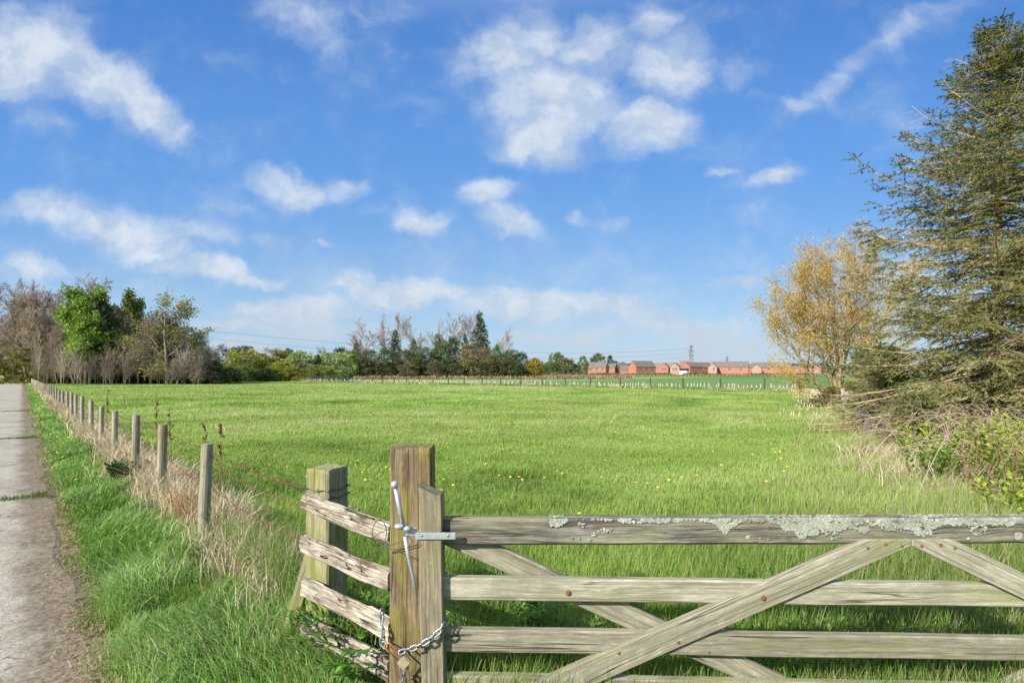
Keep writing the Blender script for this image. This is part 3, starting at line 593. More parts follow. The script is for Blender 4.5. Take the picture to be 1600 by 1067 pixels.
def build_gate():
    g = empty('field_gate', (-0.33, 1.99, 0.0), 'weathered wooden field gate with lichen on its top rail and crossed braces', 'gate')
    yc = 2.02
    def rail(name, l, r, hgt, thk, seed, mat, ext=3.05, **k):
        p0 = Vector(gp(*l)); p1 = Vector(gp(*r)); p0.y = p1.y = GD + thk / 2
        p1 = p0 + (p1 - p0) * ((ext - p0.x) / (p1.x - p0.x)); return beam(name, p0, p1, hgt, thk, mat, g, seed=seed, **k)
    top = rail('top_rail', (683, 831), (1600, 830), 0.1035, 0.062, 1, M['toprail'], wob=0.0025, rag=0.0022, cut0=0.014, bev=0.010)
    rail('middle_rail', (686, 921), (1600, 931), 0.090, 0.038, 2, M['gate'], cut0=0.012)
    rail('middle_rail', (688, 1001), (1600, 1015), 0.090, 0.038, 3, M['gate'], cut0=0.008)
    rail('middle_rail', (689, 1073), (1600, 1091), 0.088, 0.038, 4, M['gate'])
    rail('bottom_rail', (690, 1150), (1600, 1172), 0.088, 0.038, 5, M['gate'])
    # the shutting stile: in front of the rails' ends, with a slanted top
    st = beam('shutting_stile', (-0.298, 2.012, 0.03), (-0.3175, 2.012, 1.072), 0.088, 0.090, M['stile'], g, up=(1, 0, 0), seed=6, cut1=-0.045, bev=0.004)
    beam('hanging_stile', (3.09, 2.03, 0.03), (3.09, 2.03, 1.10), 0.088, 0.090, M['stile'], g, up=(1, 0, 0), seed=7, bev=0.004)
    # braces behind the rails
    yb = GD + 0.038 + 0.018
    def brace(a, b, y, seed, hgt, **k):
        p0 = Vector(gp(*a)); p1 = Vector(gp(*b)); s = y / GD
        # keep the seen line while standing at depth y
        for p in (p0, p1): p.x *= s; p.z = H + (p.z - H) * s; p.y = y
        return beam('brace', p0, p1, hgt, 0.032, M['gate'], g, seed=seed, **k)
    brace((660, 815), (1375, 1143), yb, 11, 0.086)
    brace((1430, 1143), (2080, 846), yb, 12, 0.086)
    # braces in front of the rails, meeting under the top rail
    yf = GD - 0.017
    def front(pts, seed):
        """outline (photo pixels on the gate's face) cut from a 32 mm board, as one mesh"""
        q = [Vector(gp(a, b)) for a, b in pts]
        for p in q: p.x *= yf / GD; p.z = H + (p.z - H) * yf / GD; p.y = yf
        ax = (q[1] - q[0]).normalized(); Z = Vector((-ax.z, 0, ax.x)); 
        if Z.z < 0: Z = -Z
        o0 = q[0]; loc = [((p - o0).dot(ax), (p - o0).dot(Z)) for p in q]
        bm = bmesh.new(); fv = [bm.verts.new((a, 0, c)) for a, c in loc]; bm.faces.new(fv)
        ex = bmesh.ops.extrude_face_region(bm, geom=bm.faces[:]); Yl = Z.cross(ax)
        for e in ex['geom']:
            if isinstance(e, bmesh.types.BMVert): e.co.y += 0.032 * (1 if Yl.y > 0 else -1)
        bmesh.ops.recalc_face_normals(bm, faces=bm.faces)
        bmesh.ops.bevel(bm, geom=bm.edges[:], offset=0.003, segments=1, affect='EDGES')
        me = bpy.data.meshes.new('brace'); bm.to_mesh(me); bm.free()
        o = link('brace', me, M['gate'], g)
        mx = Matrix(((ax.x, Yl.x, Z.x, o0.x), (ax.y, Yl.y, Z.y, o0.y), (ax.z, Yl.z, Z.z, o0.z), (0, 0, 0, 1)))
        o.matrix_local = Matrix.Translation(-g.location) @ mx; return o
    front([(690, 1174), (1424, 853), (1424, 843), (1354, 843), (640, 1152)], 1)
    front([(2150, 1200), (1426, 853), (1426, 843), (1490, 843), (2200, 1180)], 2)
    # nails and bolts
    def nail(px, py, r, y=None):
        p = Vector(gp(px, py)); yy = y if y else yf; p = Vector((p.x * yy / GD, yy - r * 0.12, H + (p.z - H) * yy / GD))
        o = link('bolt' if r > .009 else 'nail', blob_mesh('nail', r, (1, 0.45, 1), int(px), 0.08), M['rust'], g); o.location = p - g.location
    for px, py, r in [(1356, 856, .0062), (1384, 850, .0062), (1409, 853, .0062), (1440, 853, .0062), (1470, 851, .0062), (1492, 856, .0062),
                      (1193, 934, .0105), (1060, 1003, .0065), (967, 1020, .0065)]: nail(px, py, r)
    nail(888, 926, .0105, GD - 0.001); nail(1108, 1019, .005, GD - 0.001); nail(1202, 824, .006, GD - 0.001)
    # lichen on the top rail (front face and top)
    n = 40000; X = rng.uniform(0.06, 2.95, n); q = rng.random(n); z = np.where(q < 0.78, -rng.random(n) ** 1.2 * 0.085, 0.0)
    yv = np.where(q < 0.78, 0.0, rng.random(n) * 0.055)
    reach = np.clip((X - 0.2) / 0.5, 0, 1) * (0.002 + 0.050 * np.clip(fbm(X * 4.2, X * 0, 81, 4) * 2.2 - 0.80, 0, 1))
    reach += 0.065 * np.exp(-((X - 1.60) / 0.07) ** 2) + 0.04 * np.exp(-((X - 1.15) / 0.13) ** 2) + 0.035 * np.exp(-((X - 0.83) / 0.05) ** 2) + 0.028 * np.exp(-((X - 0.17) / 0.04) ** 2)
    reach *= np.clip((2.2 - X) / 0.4, 0.25, 1)
    ok = np.where(q < 0.78, (-z < reach * (0.45 + 1.1 * fbm(X * 24, z * 24, 83, 3))) & (fbm(X * 40, z * 70, 84, 3) > .36), fbm(X * 6, yv * 18, 85, 3) < 0.35 + 4.5 * reach)
    spot = (np.hypot(X - 1.975, z + 0.068) < 0.013) | (np.hypot(X - 0.92, z + 0.072) < 0.006)
    ok = (ok & (rng.random(n) < .8)) | ((fbm(X * 11, z * 26 + 4, 88, 3) > .70) & (q < .78) & (rng.random(n) < .10)); ok = (ok | spot) & (X > 0.15); X, yv, z, q = X[ok], yv[ok], z[ok], q[ok]; n = len(X)
    if n > 12000: sel = rng.permutation(n)[:12000]; X, yv, z, q = X[sel], yv[sel], z[sel], q[sel]; n = 12000
    zt = H - (811 - HY) / 400.0 + X * 0.0015
    P = np.stack([X, np.where(q < 0.78, GD - 0.0035, GD + 0.002 + yv), np.where(q < 0.78, zt + z, zt + 0.001)], -1)
    nr = np.where((q < 0.78)[:, None], [[0, -1.0, 0]], [[0, 0, 1.0]]) + rng.normal(0, 0.2, (n, 3)); nr /= np.linalg.norm(nr, axis=1, keepdims=True)
    a = np.cross(nr, rng.normal(0, 1, (n, 3))); a /= np.linalg.norm(a, axis=1, keepdims=True); b = np.cross(nr, a)
    r = rng.uniform(0.002, 0.0075, n); k = 6; an = np.arange(k) * 2 * math.pi / k
    rr = r[:, None] * rng.uniform(0.6, 1.25, (n, k))
    ringv = P[:, None] + a[:, None] * (np.cos(an) * rr)[..., None] + b[:, None] * (np.sin(an) * rr)[..., None]
    V = np.concatenate([(P + nr * r[:, None] * 0.18)[:, None], ringv], 1).reshape(-1, 3); base = (np.arange(n) * (k + 1))[:, None]; i = np.arange(k)
    Ft = np.stack([np.broadcast_to(base, (n, k)), base + 1 + i, base + 1 + (i + 1) % k], -1).reshape(-1, 3)
    C = np.repeat(pal(rng.random(n) * .5 + fbm(X * 14, z * 20, 87, 3) * .9 - .2, [(0.20, 0.205, 0.16), (0.32, 0.33, 0.26), (0.46, 0.47, 0.39)]), k + 1, 0)
    me = np_mesh('lichen', V, [Ft], C); o = link('lichen', me, M['lichen'], top)
    o.matrix_parent_inverse = (Matrix.Translation(g.location) @ top.matrix_basis).inverted()
    o['kind'] = 'stuff'

    # galvanised spring latch: strap, lever with a ball, thin rod
    def tube_part(name, pts, rad, mat, parent, sides=10, off=Vector((0, 0, 0))):
        V, f = sweep([Vector(p) - off for p in pts], rad, sides); return link(name, np_mesh(name, V, f, smooth=True), mat, parent)
    ys = 1.962
    bm = bmesh.new()
    def bx(c, s):
        r = bmesh.ops.create_cube(bm, size=1.0)
        for v in r['verts']: v.co = Vector((v.co.x * s[0] + c[0], v.co.y * s[1] + c[1], v.co.z * s[2] + c[2]))
    q0, q1 = gp(649, 837, ys), gp(712, 837, ys)
    bx(((q0[0] + q1[0]) / 2, ys, q0[2]), (q1[0] - q0[0], 0.006, 0.026))
    q = gp(641, 832, ys); bx((q[0], ys + 0.014, q[2]), (0.045, 0.006, 0.032))
    bmesh.ops.bevel(bm, geom=bm.edges[:], offset=0.0012, segments=1, affect='EDGES')
    for v in bm.verts: v.co -= g.location
    me = bpy.data.meshes.new('latch'); bm.to_mesh(me); bm.free()
    lt = link('latch', me, M['galv'], g)
    gl = g.location
    la, lb = Vector(gp(618, 762, 1.945)), Vector(gp(631, 826, 1.955))
    V, f = join([(sweep([la - gl, lb - gl], [0.0085, 0.0095], 12)), sweep([lb - gl + Vector((0.0, 0, 0.004)), lb - gl + Vector((0.028, 0.004, -0.004))], 0.0105, 10)]); link('lever', np_mesh('lever', V, f, smooth=True), M['galv'], lt)
    o = link('lever_ball', blob_mesh('lever_ball', 0.0150, seg=16), M['galv'], lt); o.location = Vector(gp(616.5, 757, 1.94)) - gl
    o = link('pivot', blob_mesh('pivot', 0.0165, (1.25, 0.9, 0.7), 4, 0.15, 12), M['galv'], lt); o.location = Vector(gp(624, 822, 1.95)) - gl
    tube_part('latch_rod', [gp(633, 838, 1.955), gp(638, 868, 1.957), gp(645, 900, 1.962), gp(653, 945, 1.975)], [0.0085, 0.008, 0.006, 0.002], M['galv'], lt, 8, gl)
    for px in (659, 700):
        o = link('screw', blob_mesh('screw', 0.0052, (1, .35, 1), 2), M['chain'], lt); o.location = Vector(gp(px, 837, ys - 0.0035)) - gl
    # gate post and hinge post
    gpst = empty('gate_post', (-0.41, 2.135, 0), 'tall square gate post of cracked brown timber with the latch in front', 'gate post')
    square_post('post', -0.415, 2.137, -0.1, 1.205, 0.168, 0.150, R(2), M['gpost'], gpst, 21, lean=(0.004, 0))
    V, f = sweep([(0, 0, 0), (0, 0, 0.01)], 0.008, 8)
    hp = empty('hinge_post', (3.23, 2.1, 0), 'square timber post on which the field gate hangs, outside the picture', 'gate post')
    square_post('post', 3.235, 2.1, -0.1, 1.22, 0.17, 0.16, 0, M['gpost'], hp, 22)
    # loops of old wire on latch and rail
    lo = empty('wire_loop', gp(600, 850, 2.0), 'loop of rusty thin wire tied round the top split rail and the latch', 'wire')
    for ph in (0, 1):
        ts = np.linspace(0, 2 * math.pi, 40)
        if ph == 0: pts = [(gp(612 + 32 * math.cos(t), 838 + 13 * math.sin(t) + 10 * math.cos(t) * -0.9, 1.955 + 0.03 * (math.sin(t) + 1))) for t in ts]
        else: pts = [(gp(593 + 11 * math.cos(t), 832 + 20 * math.sin(t), 2.03 + 0.03 * math.cos(t))) for t in ts]
        V, f = sweep([Vector(p) - lo.location for p in pts], 0.0016, 5, False); link('strand', np_mesh('strand', V, f, smooth=True), M['wire'], lo)
    pts = [gp(594, 850, 2.0), gp(612, 858, 1.96), (gp(636, 856, 1.95)), gp(645, 846, 1.94), gp(638, 836, 1.945)]
    V, f = sweep([Vector(p) - lo.location for p in pts], 0.0016, 5, False); link('strand', np_mesh('strand', V, f, smooth=True), M['wire'], lo)

def link_mesh():
    a, b, r = 0.0135, 0.0085, 0.0036; pts = []
    for k in range(20):
        t = 2 * math.pi * k / 20; pts.append((math.cos(t) * b + 0, 0, math.sin(t) * b + (a - b + 0.003) * (1 if math.sin(t) > 0 else -1)))
    pts.append(pts[0]); P = np.array([(p[2], p[0], 0) for p in pts], float); V = []; S = 7
    for k in range(20):
        t = P[(k + 1) % 20] - P[k - 1 if k else 19]; t /= np.linalg.norm(t); nn = np.cross(t, [0, 0, 1.0])
        for s in range(S): an = 2 * math.pi * s / S; V.append(P[k] + nn * r * math.cos(an) + np.array([0, 0, 1.0]) * r * math.sin(an))
    Fq = [(k * S + s, k * S + (s + 1) % S, ((k + 1) % 20) * S + (s + 1) % S, ((k + 1) % 20) * S + s) for k in range(20) for s in range(S)]
    return np_mesh('link', np.array(V), [np.array(Fq)], smooth=True)
def build_chain():
    me = link_mesh(); me.materials.append(M['chain'])
    def run(name, pts, label):
        P = [Vector(p) for p in pts]; root = empty(name, P[0], label, 'chain', 'pieces of chain on the gate post'); pitch = 0.0245
        seg = [(P[i + 1] - P[i]).length for i in range(len(P) - 1)]; tot = sum(seg); k = max(2, int(tot / pitch))
        def at(s):
            for i, l in enumerate(seg):
                if s <= l or i == len(seg) - 1: return P[i].lerp(P[i + 1], s / l), (P[i + 1] - P[i]).normalized()
                s -= l
        for i in range(k):
            c, t = at((i + .5) * tot / k); o = link('link', me, None, root); o.location = c - root.location
            q = t.to_track_quat('X', 'Z') @ Quaternion((1, 0, 0), R(40 if i % 2 else 130)); o.rotation_mode = 'QUATERNION'; o.rotation_quaternion = q
    run('gate_chain', [gp(695, 972, 1.99), gp(690, 978, 1.952), gp(684, 988, 1.94), gp(668, 1001, 1.938), gp(652, 1010, 1.938), gp(640, 1014, 1.945), gp(624, 1019, 1.96)], 'steel chain slung from the gate stile to the padlock')
    run('gate_chain', [gp(634, 1030, 1.99), gp(634, 1042, 2.01), gp(631, 1056, 2.02), gp(632, 1075, 2.03), gp(633, 1110, 2.03)], 'loose end of steel chain hanging below the padlock')
    run('gate_chain', [gp(597, 952, 2.06), gp(596, 970, 2.045), gp(599, 985, 2.04), gp(597, 1003, 2.03), gp(603, 1010, 2.01)], 'short steel chain hanging at the left side of the gate post')
    pl = empty('padlock', gp(630, 1028, 1.985), 'padlock with long copper coloured shackle hanging on the chain by the post', 'padlock')
    a, b = Vector(gp(603, 1006, 1.985)), Vector(gp(628, 1030, 1.985)); d = (b - a).normalized(); nrm = Vector((d.z, 0, -d.x)) * -0.0125
    pts = [b + nrm, a + nrm + d * .012] + [a + d * .012 - d * 0.013 * math.sin(t) + nrm * math.cos(t) for t in np.linspace(0.3, math.pi - .3, 7)] + [a - nrm + d * .012, b - nrm]
    V, f = sweep([Vector(p) - pl.location for p in pts], 0.0038, 8); link('shackle', np_mesh('shackle', V, f, smooth=True), M['copper'], pl)
    bm = bmesh.new(); bmesh.ops.create_cube(bm, size=1.0)
    for v in bm.verts: v.co = Vector((v.co.x * 0.040, v.co.y * 0.020, v.co.z * 0.044))
    bmesh.ops.bevel(bm, geom=bm.edges[:], offset=0.004, segments=2, affect='EDGES')
    mb = bpy.data.meshes.new('body'); bm.to_mesh(mb); bm.free(); o = link('body', mb, M['brass'], pl); o.rotation_euler = (0, math.atan2(-d.z, d.x) * 1.0, 0); o.location = Vector(b + d * 0.014) - pl.location

def build_split_rails():
    f = empty('split_rail_fence', (-1.02, 2.72, 0), 'short run of four split rails between square corner post and gate post', 'fence')
    th = R(23.9); cx, cy = -0.943, 2.62; s = 0.154
    c = Vector((cx, cy, 0)) + Vector((-math.cos(th), math.sin(th), 0)) * s / 2 + Vector((math.sin(th), math.cos(th), 0)) * s / 2
    square_post('post', c.x, c.y, -0.1, 1.012, s, s, -th, M['cpost'], f, 31)
    n = Vector((-math.sin(th), -math.cos(th), 0))
    for k, (zl, zr, h, sd) in enumerate([(0.862, 0.850, 0.086, 1), (0.632, 0.655, 0.086, 5), (0.425, 0.452, 0.090, 9), (0.222, 0.288, 0.092, 14)]):
        p0 = Vector((-1.058, 2.62, zl)); p1 = Vector((-0.487, 2.10, zr))
        beam('split_rail', p0, p1, h, 0.048, M['oldrail'], f, wob=0.008, rag=0.008, N=70, seed=40 + sd, bev=0.012, cut0=-0.02 if k % 2 else 0.02)
    beam('prop', (-1.10, 2.85, 0.55), (-1.24, 2.80, 0.0), 0.07, 0.07, M['cpost'], f, up=(1, 0, 0), seed=61)

def build_wire_fence():
    root = empty('barbed_wire_fence', (FX0, FY0, 0), 'low barbed wire fence of grey round posts running along the lane verge', 'fence')
    tops = [(324, 693), (255, 663), (213, 648), (180, 642), (159, 634), (142.5, 625), (128.6, 619), (118.6, 616), (111.8, 613)]
    pts = []
    for px, py in tops:
        k = (px - 800) / F; t = (k * FY0 - FX0) / (PS - k); y = FY0 + t; pts.append((FX0 + PS * t, y))
    while pts[-1][1] < 84: 
        x, y = pts[-1]; y += 1.75 * (1 + 0.12 * math.sin(y * 3)); pts.append((FX0 + PS * (y - FY0), y))
    V0, Fs = None, None; hp = []
    rr = random.Random(5)
    for i, (x, y) in enumerate(pts):
        z0 = float(gz(x, y)); py = tops[i][1] if i < len(tops) else None
        top = H - (py - HY) / F * y if py else z0 + 0.86 + rr.uniform(-.03, .03)
        lean = [0.05, 0.035, 0.02][i] if i < 3 else rr.uniform(-.015, .02)
        r = 0.042 * rr.uniform(.94, 1.06) * (1.05 if i < 3 else 1.0)
        k = 14; zs = np.linspace(z0 - 0.2, top, 14)
        P = [(0, 0, 0)]; V = []
        L = top - z0 + .2
        for q, zz in enumerate(zs):
            for s in range(k):
                an = 2 * math.pi * s / k; rad = r * (1.0 + 0.02 * math.sin(q * 1.3 + s)) * (0.93 if q == 13 else 1.0)
                V.append((zz - zs[0], rad * math.cos(an), rad * math.sin(an)))
        Fq = [(q * k + s, q * k + (s + 1) % k, (q + 1) * k + (s + 1) % k, (q + 1) * k + s) for q in range(13) for s in range(k)]
        o = link('post', np_mesh('post', np.array(V), [np.array(Fq), np.array([[13 * k + s for s in range(k)]])], smooth=False), M['rpost'], root)
        ax = Vector((lean * 0.7 + 0.0, lean * 0.3, 1)).normalized(); yy = Vector((0, 1, 0)); yy = (yy - ax * yy.dot(ax)).normalized(); zz = ax.cross(yy)
        base = Vector((x, y, zs[0])) - Vector((ax.x, ax.y, 0)) * L
        o.matrix_local = Matrix(((ax.x, yy.x, zz.x, base.x - FX0), (ax.y, yy.y, zz.y, base.y - FY0), (ax.z, yy.z, zz.z, base.z), (0, 0, 0, 1)))
        hp.append((x, y, top))
    # three strands, slack between posts, barbs every 12 cm
    start = [(-1.10, 2.70, 0.905), (-1.10, 2.70, 0.80), (-1.10, 2.70, 0.62)]
    for w, dz in enumerate((0.07, 0.16, 0.36)):
        cur = [start[w]] + [(x + 0.035, y, t - dz) for x, y, t in hp]; P = []; parts = []
        for a, b in zip(cur[:-1], cur[1:]):
            for s in np.linspace(0, 1, 7)[:-1]:
                sag = -0.035 * 4 * s * (1 - s) * (1 if w else .7); P.append((a[0] + (b[0] - a[0]) * s, a[1] + (b[1] - a[1]) * s, a[2] + (b[2] - a[2]) * s + sag))
        P.append(cur[-1]); P = np.array(P) - np.array([FX0, FY0, 0])
        dist = np.hypot(P[:, 0] + FX0, P[:, 1] + FY0); parts.append(sweep(P, 0.0022 + dist * 0.00008, 5, False))
        a = []; b = []
        seg = np.linalg.norm(np.diff(P, axis=0), axis=1); cum = np.concatenate([[0], np.cumsum(seg)])
        for s in np.arange(0.05, min(cum[-1], 22), 0.11):
            c = np.array([np.interp(s, cum, P[:, k]) for k in range(3)]); v = rng.normal(0, 1, (2, 3)); v /= np.linalg.norm(v, axis=1, keepdims=True)
            for u in v: a.append(c - u * 0.016); b.append(c + u * 0.016)
        if w != 1: parts.append(tubes(a, b, np.full(len(a), .0022), np.full(len(a), .0012), 4))
        V, f = join(parts); link('barbed_wire', np_mesh('barbed_wire', V, f), M['barb'], root)
    # wire wrapped round the corner post
    tw = empty('wire_wrap', (-1.0, 2.7, 0.88), 'rusty barbed wire wrapped twice round the top of the corner post', 'wire')
    th = R(23.9); c = np.array([-0.952, 2.722])
    for z in (0.905, 0.865):
        s = 0.083; cor = [(-s, -s), (s, -s), (s, s), (-s, s), (-s, -s)]; P = []
        cx = -0.943 + (-math.cos(th) + math.sin(th)) * 0.077; cy = 2.62 + (math.sin(th) + math.cos(th)) * 0.077
        for (a0, b0), (a1, b1) in zip(cor[:-1], cor[1:]):
            for t in np.linspace(0, 1, 6)[:-1]:
                a = a0 + (a1 - a0) * t; b = b0 + (b1 - b0) * t; P.append((cx + a * math.cos(-th) - b * math.sin(-th), cy + a * math.sin(-th) + b * math.cos(-th), z + .006 * math.sin(t * 9)))
        P.append(P[0]); P = np.array(P) - np.array(tw.location); a = []; b = []
        for q in P[::3]:
            for _ in range(2):
                u = rng.normal(0, 1, 3); u /= np.linalg.norm(u); a.append(q - u * .014); b.append(q + u * .014)
        V, f = join([sweep(P, 0.0026, 5, False), tubes(a, b, np.full(len(a), .002), np.full(len(a), .001), 4)]); link('strand', np_mesh('strand', V, f), M['wire'], tw)

def build_far_fence():
    xs = [1248, 1194, 1126, 1067.5, 1015.5, 969, 923, 883, 847, 813.6, 782, 753.6, 725, 700.5, 677, 655, 635, 616, 598, 582, 566, 551.5, 537, 523, 510, 498, 486.5, 475, 465, 455, 446, 437, 429, 419]
    mid = np.array([A1[0], A1[1]]); root = empty('stock_fence', (A1[0], A1[1], 0), 'long wire stock fence with dark posts across the far end of the field', 'fence')
    P = []
    for i, px in enumerate(xs):
        k = (px - 800) / F; dv = A0 - A1; t = (k * A1[1] - A1[0]) / (dv[0] - k * dv[1]); p = A1 + dv * t; P.append(p)
        w = 0.22 if i == 0 else 0.11; z = float(gz(*p)); V, f = box((0, 0, 0.5), (w, w, 1.15 if i == 0 else 1.28))
        f2 = [f]; o = link('post', np_mesh('post', V, f2), M['dpost'], root); o.location = (p[0] - A1[0], p[1] - A1[1], z + (0.02)); o.rotation_euler = (R(2 * math.sin(i * 2.1)), R(2 * math.sin(i * 1.7)), 0.6)
    a = []; b = []
    for h in (0.15, 0.3, 0.45, 0.6, 0.75, 0.9, 1.05):
        for p, q in zip(P[:-1], P[1:]):
            a.append((p[0] - A1[0], p[1] - A1[1], gz(*p) + h)); b.append((q[0] - A1[0], q[1] - A1[1], gz(*q) + h))
    for p, q in zip(P[:-1], P[1:]):
        k = int(np.linalg.norm(q - p) / 0.4)
        for s in np.arange(1, k) / k:
            c = p + (q - p) * s; a.append((c[0] - A1[0], c[1] - A1[1], gz(*c) + .1)); b.append((c[0] - A1[0], c[1] - A1[1], gz(*c) + .78))
    V, f = tubes(a, b, np.full(len(a), .004), np.full(len(a), .004), 3); link('wire_netting', np_mesh('wire_netting', V, [f]), M['galv'], root)
    # white tree guards on young hedge plants behind the fence
    V, f = sweep([(0, 0, -0.05), (0, 0, 0.60)], 0.042, 8); me = np_mesh('tree_guard', V, f, smooth=True); me.materials.append(M['guard'])
    dv = A0 - A1; L = np.linalg.norm(dv); d = dv / L; nr = np.array([d[1], -d[0]]); s = 0.5; n = 0
    rr = random.Random(9)
    while s < L and n < 290:
        p = A1 + d * s + nr * (0.9 + rr.choice((0, 0.55)) + rr.uniform(-.12, .12)); o = bpy.data.objects.new('tree_guard', me); COL.objects.link(o)
        o.location = (p[0], p[1], float(gz(*p))); o.rotation_euler = (rr.uniform(-.1, .1), rr.uniform(-.14, .14), 0); o.scale = (1, 1, rr.uniform(.75, 1.12))
        tag(o, 'white plastic tree guard in the row behind the far stock fence', 'tree guard', 'white tree guards behind the stock fence'); s += rr.uniform(.26, .56); n += 1
# ------------------------------------------------------------------ trees
def rvec(rg): 
    while True:
        v = Vector((rg.uniform(-1, 1), rg.uniform(-1, 1), rg.uniform(-1, 1)))
        if 0.05 < v.length < 1: return v.normalized()
def grow(rg, L, rad, levels, nch, ang, ratio, start, trop, wig, stems=1, spread=0.0, rpow=0.62, base=(0, 0, 0), d0=None, nseg0=6, lt=.62, l0=1.2):
    """segments [(p0, p1, r0, r1, level)] and tips [(p, d)] of a branching tree"""
    S = []; T = []
    def rec(p, d, L, r, lev):
        ns = max(2, nseg0 - 2 * lev); nodes = [(p, d, r)]
        for i in range(ns):
            d = (d + rvec(rg) * wig[min(lev, len(wig) - 1)] + Vector((0, 0, 1)) * trop[min(lev, len(trop) - 1)]).normalized()
            q = p + d * (L / ns); r1 = r * (1 - (0.80 if lev < levels else 0.6) * (i + 1) / ns) if lev else r * (1 - 0.85 * (i + 1) / ns); r1 = max(r1, r * .12)
            S.append((p, q, nodes[-1][2], r1, lev)); p = q; nodes.append((p, d, r1))
        if lev >= levels: T.append((p, d)); return
        k = nch[lev]
        for c in range(k):
            t = start[lev] + (1 - start[lev]) * ((c + rg.random()) / k); f = t * ns; i = min(int(f), ns - 1); a = f - i
            pp = nodes[i][0].lerp(nodes[i + 1][0], a); dd = nodes[i + 1][1]; rr = nodes[i][2] * (1 - a) + nodes[i + 1][2] * a
            ax = dd.cross(rvec(rg)); 
            if ax.length < .05: continue
            an = ang[lev] * rg.uniform(0.65, 1.3) * (1.15 - 0.45 * t)
            nd = Quaternion(ax.normalized(), an) @ dd
            rec(pp, nd, L * ratio[lev] * rg.uniform(0.7, 1.15) * (l0 - lt * t if lev == 0 else 1.2 - .62 * t), max(rr * rpow, rad * .012), lev + 1)
        T.append((p, d))
    for s in range(stems):
        d = Vector((rg.uniform(-1, 1) * spread, rg.uniform(-1, 1) * spread, 1)).normalized() if d0 is None else d0[s]
        rec(Vector(base) + Vector((d.x, d.y, 0)) * rad * 1.5 * (stems > 1), d, L * (rg.uniform(.85, 1.0) if d.z > .8 else .76) if s else L, rad * (1 if s == 0 else rg.uniform(.6, .9)), 0)
    return S, T
def seg_mesh(name, S, lo, hi, minr=0.0, sides=(7, 5, 3, 3, 3)):
    parts = []
    for lev in range(lo, hi + 1):
        q = [s for s in S if s[4] == lev]
        if not q: continue
        P0 = np.array([s[0] for s in q]); P1 = np.array([s[1] for s in q]); P1 = P1 + (P1 - P0) * .02
        parts.append(tubes(P0, P1, np.maximum([s[2] for s in q], minr), np.maximum([s[3] for s in q], minr * .8), sides[min(lev, 4)]))
    V, f = join(parts); return np_mesh(name, V, f, smooth=True)
def leaf_quads(P, D, size, asp, rgn, stops, jit=0.35, cl=None):
    n = len(P); D = D + rgn.normal(0, .7, (n, 3)); D /= np.linalg.norm(D, axis=1, keepdims=True)
    s = np.cross(D, rgn.normal(0, 1, (n, 3))); s /= np.linalg.norm(s, axis=1, keepdims=True)
    L = size * rgn.uniform(.6, 1.4, (n, 1)); W = L * asp
    V = np.stack([P, P + D * L * .5 + s * W * .5, P + D * L, P + D * L * .5 - s * W * .5], 1).reshape(-1, 3)
    b = np.arange(n) * 4; t = rgn.random(n) if cl is None else np.clip(cl + rgn.normal(0, .18, n), 0, 1)
    return V, np.stack([b, b + 1, b + 2, b + 3], -1), np.repeat(pal(t, stops), 4, 0)
def tips_leaves(name, T, k, spread, size, asp, seed, stops):
    rgn = np.random.default_rng(seed); P = np.array([t[0] for t in T]); D = np.array([t[1] for t in T])
    cl = fbm(P[:, 0] * .6 + P[:, 2] * .3, P[:, 1] * .6 + P[:, 2] * .4, seed, 3)
    P = np.repeat(P, k, 0); D = np.repeat(D, k, 0); cl = np.repeat(cl, k)
    P = P + rgn.normal(0, spread, P.shape) - D * rgn.uniform(0, spread * 3, (len(P), 1))
    V, f, C = leaf_quads(P, D, size, asp, rgn, stops, cl=cl); return np_mesh(name, V, [f], C)
GRAYS = [(0.55, 0.55, 0.55), (1, 1, 1), (1.5, 1.5, 1.5)]
def ellip_crown(name, seed, n_clump, per, size, shape='round', asp=0.6, spread=0.10, stops=GRAYS, up=0.3, low=0.0):
    """leaf clumps through a lumpy unit crown (radius about 0.5, height 1)"""
    rgn = np.random.default_rng(seed); P = []
    while len(P) < n_clump:
        a = rgn.uniform(0, 6.283); z = low + (1 - low) * rgn.random(); 
        prof = {'round': math.sqrt(max(0, 1 - (2 * z - 1) ** 2)) * .5, 'dome': .5 * math.sqrt(max(0, 1 - z ** 2.2)), 'cone': .5 * (1 - z) ** .8 + .02,
                'pine': .5 * math.sqrt(max(0, 1 - z ** 2.5)) * (0.75 + .25 * math.sin(z * 19 + a))}[shape]
        lump = 0.62 + 0.75 * fbm(np.cos(a) * 1.6 + 5, np.sin(a) * 1.6 + z * 3.2, seed, 3)
        r = prof * lump * (rgn.random() ** 0.38)
        P.append((r * math.cos(a), r * math.sin(a), z * (0.88 + .2 * lump - .06)))
    P = np.array(P); cl = rgn.random(len(P)) * .5 + .25
    D = np.stack([P[:, 0] * 2, P[:, 1] * 2, (P[:, 2] - .4) * 1.0 + up], -1)
    P = np.repeat(P, per, 0); D = np.repeat(D, per, 0); cl = np.repeat(cl, per)
    P = P + rgn.normal(0, spread, P.shape) * np.array([1, 1, .6]); P[:, 2] = np.maximum(P[:, 2], 0.0)
    V, f, C = leaf_quads(P, D, size, asp, rgn, stops, cl=cl); return np_mesh(name, V, [f], C)

